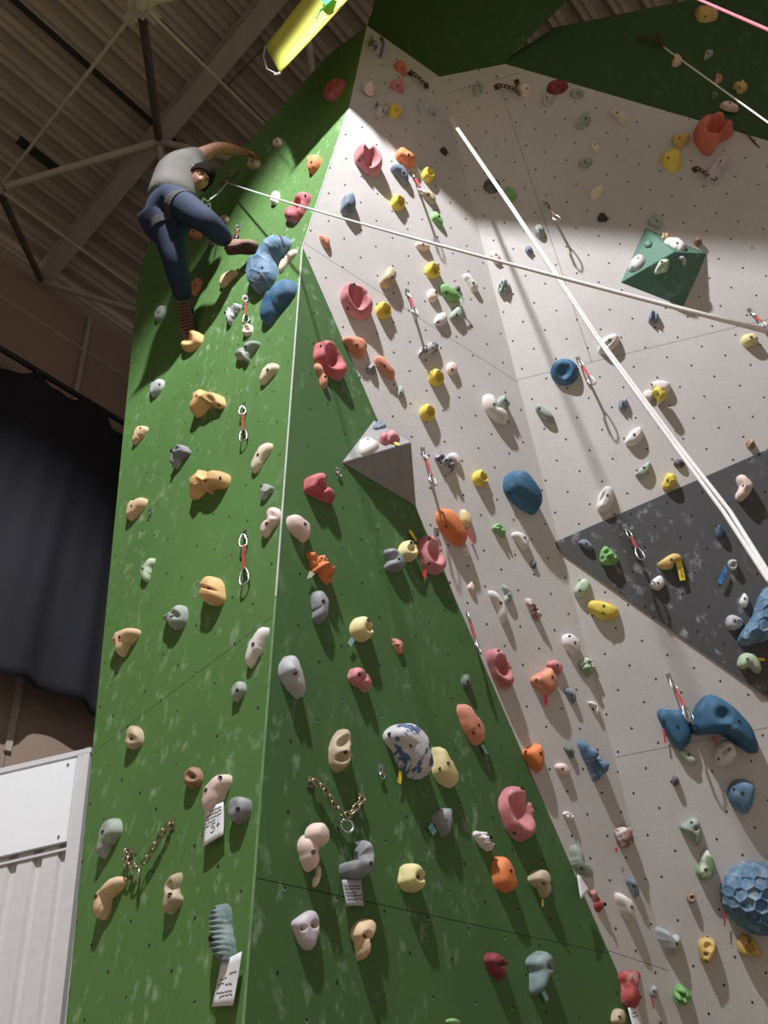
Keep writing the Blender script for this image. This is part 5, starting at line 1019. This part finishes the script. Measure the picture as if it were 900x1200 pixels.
# ------------------------------------------------------------------ paper notes
def note(face, view, quad, label, lines, big=None, lift_=.02, shade=MAT_PAPER):
    pl = FACE[face]; n = pl[0]; P = [hit(*q, (n, pl[1] + n * lift_)) for q in vpx(view, quad)]   # TL TR BR BL
    TL, TR_, BR, BL_ = P; root = empty('paper_note', (TL + TR_) / 2, label, 'note', 'paper notes under holds')
    nx = 7; V = []
    for j in range(nx):
        for i in range(nx):
            u, v = i / (nx - 1), j / (nx - 1); p = (TL * (1 - u) + TR_ * u) * (1 - v) + (BL_ * (1 - u) + BR * u) * v
            V.append(p + n * (.006 * math.sin(u * 2.5 + v) + .008 * v * v))
    o = mesh_obj('paper', V, [(j * nx + i, j * nx + i + 1, (j + 1) * nx + i + 1, (j + 1) * nx + i) for j in range(nx - 1) for i in range(nx - 1)], shade, parent=root, smooth=True)
    sm_ = o.modifiers.new('t', 'SOLIDIFY'); sm_.thickness = .0008
    def q_(u, v): return (TL * (1 - u) + TR_ * u) * (1 - v) + (BL_ * (1 - u) + BR * u) * v + n * (.006 * math.sin(u * 2.5 + v) + .008 * v * v + .0016)
    mb = MB(); rr = np.random.default_rng(3)
    for (v, u0, u1, w) in lines:
        u = u0
        while u < u1:
            uw_ = rr.uniform(.05, .16); e = min(u + uw_, u1); m_ = 7
            pts = [q_(u + (e - u) * k / (m_ - 1), v + (rr.uniform(-.5, .5)) * w) for k in range(m_)]
            mb.tube(pts, .0011, 4); u = e + .03
    if mb.v: mb.build('handwriting', MAT_INK, root)
    if big:
        mb = MB()
        for st_ in big: mb.tube([q_(*p) for p in st_], .0016, 4)
        mb.build('handwritten_grade', MAT_INK, root)
    return root
five = [[(.62, .50), (.45, .51), (.44, .60), (.56, .60), (.60, .68), (.52, .75), (.40, .73)], [(.68, .62), (.82, .60)], [(.75, .55), (.75, .67)]]
note('L', 'Lv', [(78, 272), (166, 232), (168, 382), (80, 441)], 'white paper note reading 5+ under the smooth white hold', [(.12, .35, .9, .05), (.22, .1, .9, .05), (.32, .1, .9, .05), (.42, .08, .6, .05), (.50, .05, .35, .05)], five)
note('L', 'Lv', [(150, 965), (250, 910), (212, 1155), (124, 1162)], 'white paper note lowest in the picture under the ribbed shell hold', [(.42, .15, .5, .04), (.36, .6, .9, .04), (.52, .12, .4, .03), (.57, .5, .8, .06), (.72, .12, .85, .05), (.8, .3, .9, .06)])
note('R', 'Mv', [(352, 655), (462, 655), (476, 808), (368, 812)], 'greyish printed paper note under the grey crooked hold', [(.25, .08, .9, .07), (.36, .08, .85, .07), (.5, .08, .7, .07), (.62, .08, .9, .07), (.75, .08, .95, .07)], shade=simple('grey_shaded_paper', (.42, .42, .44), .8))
note('R', 'Hv', [(182, 325), (200, 340), (246, 415), (190, 470)], 'folded blank white paper hanging at the edge beside red knobs', [], lift_=.05)
note('R', 'Hv', [(478, 1105), (530, 1090), (565, 1215), (500, 1230)], 'strip of white paper under the tall red hold', [(.3, .2, .7, .05), (.45, .2, .7, .05)])
# writing on the two tags of the charcoal panel
def scrib(view, face, pts, mat, parent, nm='handwriting'):
    pl = FACE[face]; P = [C + (hit(*q, pl) - C) * (1 - .036 / np.linalg.norm(hit(*q, pl) - C)) for q in vpx(view, pts)]
    return MB().tube(P, .0016, 4).build(nm, mat, parent)
for h_ in HOLDS:
    if h_['label'].startswith('golden hook'): scrib('Gv', 'D', [(318, 700), (330, 708), (320, 716), (333, 722)], MAT_INK, h_); scrib('Gv', 'D', [(322, 735), (336, 742), (325, 752), (338, 760)], MAT_INK, h_)
    if h_['label'].startswith('small grey ring hold'): scrib('Gv', 'D', [(600, 735), (612, 742), (600, 750), (608, 758)], MAT_INK, h_); scrib('Gv', 'D', [(592, 770), (602, 778), (590, 785)], MAT_INK, h_)

# ------------------------------------------------------------------ the climber
SKIN = simple('climber_skin', (.46, .22, .14), .55, vary=.12, scale=20)  # one warm skin tone, varied slightly at random
SHIRT = simple('grey_tshirt_cotton', (.150, .142, .134), .9, vary=.12, scale=14)
JEANS = simple('navy_denim', (.016, .027, .060), .85, vary=.35, scale=9, bump=.4)
HARN = simple('grey_harness_webbing', (.05, .05, .056), .9)
SHOE = simple('brown_suede', (.27, .15, .11), .8, vary=.2, scale=25, bump=.3); SOLE = simple('brown_rubber_sole', (.13, .065, .045), .7, vary=.3, scale=30)
HAIR = simple('dark_hair', (.010, .008, .006), .95, vary=.3, scale=60)
J = dict(pel=at(199, 240, 6.42), bel=at(203, 226, 6.52), che=at(211, 206, 6.68), nec=at(223, 196, 6.78), hb=at(229, 203, 6.72),
         shL=at(224, 188, 6.82), elL=at(256, 172.5, 6.98), wrL=at(286, 178.5, 7.16), haL=at(294, 181, 7.22),
         shR=at(203, 199, 6.74), elR=at(205, 219, 6.98), wrR=at(221, 229, 6.86), haR=at(226, 231, 6.80),
         hiL=at(205, 238, 6.32), knL=at(242, 259, 5.98), anL=at(269, 286, 6.08),
         hiR=at(193, 252, 6.36), knR=at(206, 309, 6.13), anR=at(216, 353, 6.18))
person = empty('person', J['pel'], 'person in grey T-shirt and jeans climbing high on the left, looking down', 'person')
RS = 1.22
def skinned(name, nodes, edges, mat, sub=2, rootn=0, parent=person):
    """nodes: (point, radius) or (point, (rx, ry))"""
    me = bpy.data.meshes.new(name); o = bpy.data.objects.new(name, me); COL.objects.link(o); o.parent = parent
    org = np.array(parent.location[:]) if parent is person else np.array(person.location[:])
    me.from_pydata([tuple(np.asarray(p) - org) for p, r in nodes], edges, []); me.update(); me.materials.append(mat)
    o.modifiers.new('skin', 'SKIN').use_smooth_shade = True
    for i, (p, r) in enumerate(nodes):
        sv = me.skin_vertices[0].data[i]; sv.radius = tuple(q * RS for q in (r if isinstance(r, tuple) else (r, r))); sv.use_root = (i == rootn)
    s = o.modifiers.new('sub', 'SUBSURF'); s.levels = sub; s.render_levels = sub
    return o
def mid(a, b, t=.5): return J[a] * (1 - t) + J[b] * t
hips_c = J['pel']
nodes = [(J['pel'], .08), (J['bel'], .09), (J['che'], .135), (J['nec'], .058), (J['hb'], .06),
         (J['shL'], .062), (mid('shL', 'elL', .4), .052), (J['elL'], .040), (mid('elL', 'wrL', .35), .041), (J['wrL'], .026), (J['haL'], (.030, .018)),
         (J['shR'], .062), (J['elR'], .040), (J['wrR'], .026), (J['haR'], (.030, .018)),
         (J['hiL'], .065), (J['knL'], .050), (J['anL'], .036), (J['hiR'], .065), (J['knR'], .050), (J['anR'], .036)]
edges = [(0, 1), (1, 2), (2, 3), (3, 4), (2, 5), (5, 6), (6, 7), (7, 8), (8, 9), (9, 10), (2, 11), (11, 12), (12, 13), (13, 14), (0, 15), (15, 16), (16, 17), (0, 18), (18, 19), (19, 20)]
skinned('body', nodes, edges, SKIN)
slv = mid('shL', 'elL', .42)
sh = skinned('tshirt', [(mid('pel', 'bel', -.25), .150), (J['bel'], .156), (mid('bel', 'che', .5), .155), (J['che'], .160), (mid('che', 'nec', .6), .105), (J['shL'], .082), (slv, .070), (J['shR'], .082), (mid('shR', 'elR', .45), .068)],
             [(0, 1), (1, 2), (2, 3), (3, 4), (3, 5), (5, 6), (3, 7), (7, 8)], SHIRT)
skinned('jeans', [(J['pel'] + (J['bel'] - J['pel']) * .95, .138), (J['pel'] - (J['bel'] - J['pel']) * .15, .160), (J['hiL'], .108), (mid('hiL', 'knL', .5), .094), (J['knL'], .076), (mid('knL', 'anL', .4), .070), (mid('knL', 'anL', 1.0), .056),
                  (J['hiR'], .120), (mid('hiR', 'knR', .45), .095), (J['knR'], .074), (mid('knR', 'anR', .4), .070), (mid('knR', 'anR', 1.0), .054)],
        [(0, 1), (1, 2), (2, 3), (3, 4), (4, 5), (5, 6), (1, 7), (7, 8), (8, 9), (9, 10), (10, 11)], JEANS, rootn=1)
def band(name, c, d, r, w, th, mat):
    d = unit(d); a = unit(np.cross(d, [.3, .1, 1])); b = np.cross(d, a); n_ = 28; V = []; F_ = []
    prof = [(-w, 0), (-w, th), (w, th), (w, 0)]
    for k in range(n_):
        t = 2 * math.pi * k / n_; e = a * math.cos(t) + b * math.sin(t)
        V += [c + d * p + e * (r + q) for p, q in prof]
    for k in range(n_):
        for i in range(4): F_.append((k * 4 + i, k * 4 + (i + 1) % 4, ((k + 1) % n_) * 4 + (i + 1) % 4, ((k + 1) % n_) * 4 + i))
    return mesh_obj(name, V, F_, mat, parent=person, smooth=False)
band('leg_loop', mid('hiL', 'knL', .22), J['knL'] - J['hiL'], .110, .038, .012, HARN)
band('leg_loop', mid('hiR', 'knR', .24), J['knR'] - J['hiR'], .112, .030, .012, HARN)
band('waist_belt', J['pel'] + (J['bel'] - J['pel']) * .45, J['bel'] - J['pel'], .150, .018, .008, HARN)
# head: crown towards image right, face towards the viewer
hc = at(233.5, 208.5, 6.55); f_ = unit(C - hc); up_ = unit(RT * .72 + UP * .60); up_ = unit(up_ - f_ * (up_ @ f_)); sd = np.cross(up_, f_)
f_ = unit(f_ * .93 + up_ * .12 + sd * .15); up_ = unit(up_ - f_ * (up_ @ f_)); sd = np.cross(up_, f_)
def HP(s, u, f): return hc + sd * s + up_ * u + f_ * f
n1, n2 = 36, 26; V = []
for i in range(n2 + 1):
    t = math.pi * i / n2; u = math.cos(t); rr = math.sin(t)
    for k in range(n1):
        a = 2 * math.pi * k / n1; s, f = math.sin(a) * rr, math.cos(a) * rr
        w = .078 * (1 - .26 * max(0, -u) ** 1.2); dp = .098 * (1 - .12 * max(0, -u)) if f > 0 else .100 * (1 - .30 * max(0, -u))
        S_, U_, F__ = s * w, u * .118, f * dp
        if f > 0:
            g = lambda us, ss, r_: math.exp(-((U_ - us) ** 2 + (S_ - ss) ** 2) / r_ ** 2)
            F__ += .026 * g(-.020, 0, .017) + .014 * g(-.004, 0, .014) - .012 * (g(.012, .032, .018) + g(.012, -.032, .018)) + .006 * g(.034, 0, .035) + .008 * g(-.056, 0, .022) - .005 * g(-.048, 0, .009) + .010 * g(-.098, 0, .025)
        V.append(HP(S_, U_, F__))
head = mesh_obj('head', V, [(i * n1 + k, i * n1 + (k + 1) % n1, (i + 1) * n1 + (k + 1) % n1, (i + 1) * n1 + k) for i in range(n2) for k in range(n1)], SKIN, parent=person, smooth=True)
V = []
for i in range(15):
    t = math.pi * .60 * i / 14; 
    for k in range(n1):
        a = 2 * math.pi * k / n1; tt = t * (1 if abs(math.atan2(math.sin(a), math.cos(a))) > 1.25 else .62 + .38 * (abs(math.atan2(math.sin(a), math.cos(a))) / 1.25) ** 3)
        u = math.cos(tt); rr = math.sin(tt); s, f = math.sin(a) * rr, math.cos(a) * rr
        V.append(HP(s * .086, u * .128, f * (.104 if f > 0 else .108)))
hr = mesh_obj('hair', V, [(i * n1 + k, i * n1 + (k + 1) % n1, (i + 1) * n1 + (k + 1) % n1, (i + 1) * n1 + k) for i in range(14) for k in range(n1)], HAIR, parent=person, smooth=True)
sm = hr.modifiers.new('t', 'SOLIDIFY'); sm.thickness = .006
HAIR.node_tree.nodes['Principled BSDF'].inputs['Specular IOR Level'].default_value = .1
EYE = simple('eye_dark', (.03, .02, .015), .3); EYW = simple('eye_white', (.35, .32, .30), .4); LIP = simple('lips', (.36, .12, .10), .6)
for q in (-1, 1):
    MB().sphere(HP(q * .031, .012, .0800), .0095, 12, 8).build('eye', EYW, person, smooth=True)
    MB().sphere(HP(q * .031, .011, .0865), .0048, 10, 6).build('iris', EYE, person, smooth=True)
    MB().tube([HP(q * .014, .028, .094), HP(q * .030, .034, .092), HP(q * .048, .028, .082)], .0035, 6).build('eyebrow', HAIR, person)
    ev = [HP(q * (.077 + .012 * math.cos(t)), .004 + .030 * math.sin(t), -.004 + .012 * math.cos(t)) for t in np.linspace(0, 2 * math.pi, 13)[:-1]]
    MB().tube(ev, .006, 6, closed=True).sphere(HP(q * .078, .004, -.004), (.006, .012, .012), 8, 6).build('ear', SKIN, person, smooth=True)
MB().tube([HP(-.022, -.047, .083), HP(-.008, -.045, .095), HP(0, -.046, .097), HP(.008, -.045, .095), HP(.022, -.047, .083)], [.002, .0045, .004, .0045, .002], 8).build('mouth', LIP, person, smooth=True)
# hands: left hand clamped over the off white block, right hand at the harness
def hand(w, h, back, label_side, curl, spread=1.0):
    d = unit(h - w); b = unit(back - d * (back @ d)); s = np.cross(d, b)
    tip0 = h + d * .028
    for i, (o_, L) in enumerate(((-.027, .066), (-.009, .076), (.009, .072), (.026, .058))):
        p = tip0 + s * o_ * spread; pts = [p - d * .03]; dd = d.copy(); ang = 0; pts.append(p)
        for seg, k in ((.42, .6), (.33, 1.0), (.25, .9)):
            ang += curl * k; dd = d * math.cos(ang) - b * math.sin(ang); pts.append(pts[-1] + dd * L * seg)
        MB().tube(pts, [.0100, .0098, .0088, .0080, .0062], 8).sphere(pts[-1], .0062, 8, 6).build('finger', SKIN, person, smooth=True)
    base = w + d * .022 + s * .030; pts = [base, base + d * .022 + s * .020 - b * .008, base + d * .048 + s * .026 - b * .026, base + d * .066 + s * .020 - b * .040]
    MB().tube(pts, [.013, .0115, .0095, .007], 8).sphere(pts[-1], .007, 8, 6).build('thumb', SKIN, person, smooth=True)
    MB().sphere((w + h) / 2 + d * .016, 1, 14, 10)
    V = []; n_ = 14
    for i in range(9):
        t = -1 + 2 * i / 8; c_ = w * (1 - (i / 8)) + (tip0) * (i / 8); wd = .024 + .016 * min(1, i / 4); thk = .016 * (1 if i < 7 else .8)
        V += [c_ + s * wd * math.cos(a) + b * thk * math.sin(a) for a in np.linspace(0, 2 * math.pi, n_ + 1)[:-1]]
    F_ = [(i * n_ + k, i * n_ + (k + 1) % n_, (i + 1) * n_ + (k + 1) % n_, (i + 1) * n_ + k) for i in range(8) for k in range(n_)] + [tuple(range(n_))[::-1], tuple(range(8 * n_, 9 * n_))]
    mesh_obj('palm', V, F_, SKIN, parent=person, smooth=True)
hand(J['wrL'], J['haL'], unit(UP * .7 - FW * .3 + nL * .5), 'l', .62)
hand(J['wrR'], J['haR'], unit(UP * .5 + FW * .2), 'r', .75)
# shoes
def shoe(heel, toe, up, name='shoe'):
    d = unit(toe - heel); L = np.linalg.norm(toe - heel); u = unit(up - d * (up @ d)); s = np.cross(d, u)
    prof = [(.00, .020, .03), (.04, .032, .06), (.15, .037, .085), (.30, .037, .088), (.45, .038, .072), (.62, .050, .056), (.80, .050, .046), (.93, .034, .036), (1.0, .016, .02)]
    V = []; n_ = 18
    for t, w, h in prof:
        for k in range(n_):
            a = 2 * math.pi * k / n_; y = math.sin(a); V.append(heel + d * L * t + s * w * math.cos(a) + u * (h * max(y, 0) ** .8 if y > 0 else y * .006) + u * .012)
    m = len(prof); F_ = [(i * n_ + k, i * n_ + (k + 1) % n_, (i + 1) * n_ + (k + 1) % n_, (i + 1) * n_ + k) for i in range(m - 1) for k in range(n_)] + [tuple(range(n_))[::-1], tuple(range((m - 1) * n_, m * n_))]
    sh_ = mesh_obj(name, V, F_, SHOE, parent=person, smooth=True)
    mb = MB(); k2 = 12
    V = []
    for t, w, h in prof:
        V += [heel + d * L * t + s * (w + .005) * q - u * 0.002 for q in (-1, 1)] 
    V2 = [v + u * .018 for v in V]; nn = len(V); F_ = []
    for i in range(m - 1):
        a, b = 2 * i, 2 * i + 1; F_ += [(a, a + 2, b + 2, b), (nn + a, nn + b, nn + b + 2, nn + a + 2), (a, nn + a, nn + a + 2, a + 2), (b, b + 2, nn + b + 2, nn + b)]
    F_ += [(0, 1, nn + 1, nn), (nn - 2, 2 * nn - 2, 2 * nn - 1, nn - 1)]
    so = mesh_obj('sole', V + V2, F_, SOLE, parent=None, origin=person.location[:]); so.parent = sh_; so.location = (0, 0, 0)
    for t in np.arange(.06, .97, .085):
        w = np.interp(t, [p[0] for p in prof], [p[1] for p in prof])
        mb.box(heel + d * L * t - u * .006, s * w * .92, d * L * .024, u * .006)
    lg = mb.build('sole_lugs', SOLE, None, origin=person.location[:]); lg.parent = sh_; lg.location = (0, 0, 0)
    MB().tube([heel + d * L * .12 + u * .05, heel + d * L * .10 + u * .12], [.036, .036], 14).build('sock', simple('dark_sock', (.02, .02, .03), .9), person)
toC = lambda p: unit(C - p)
h1, t1 = at(213.5, 352, 6.13), at(221.5, 397, 6.00); shoe(h1, t1, -toC(h1) * .85 + RT * .25 - UP * .0)
h2, t2 = at(264, 294, 6.02), at(302, 290, 5.93); shoe(h2, t2, UP * .75 - toC(h2) * .62)
rope('climbing_rope', [at(238, 236, 6.5), at(226, 233, 6.62), at(214, 229, 6.66)], .0055, MAT_ROPE, 'white rope end tied into the harness behind the raised thigh')

for o in bpy.data.objects:
    if '_o' in o: del o['_o']
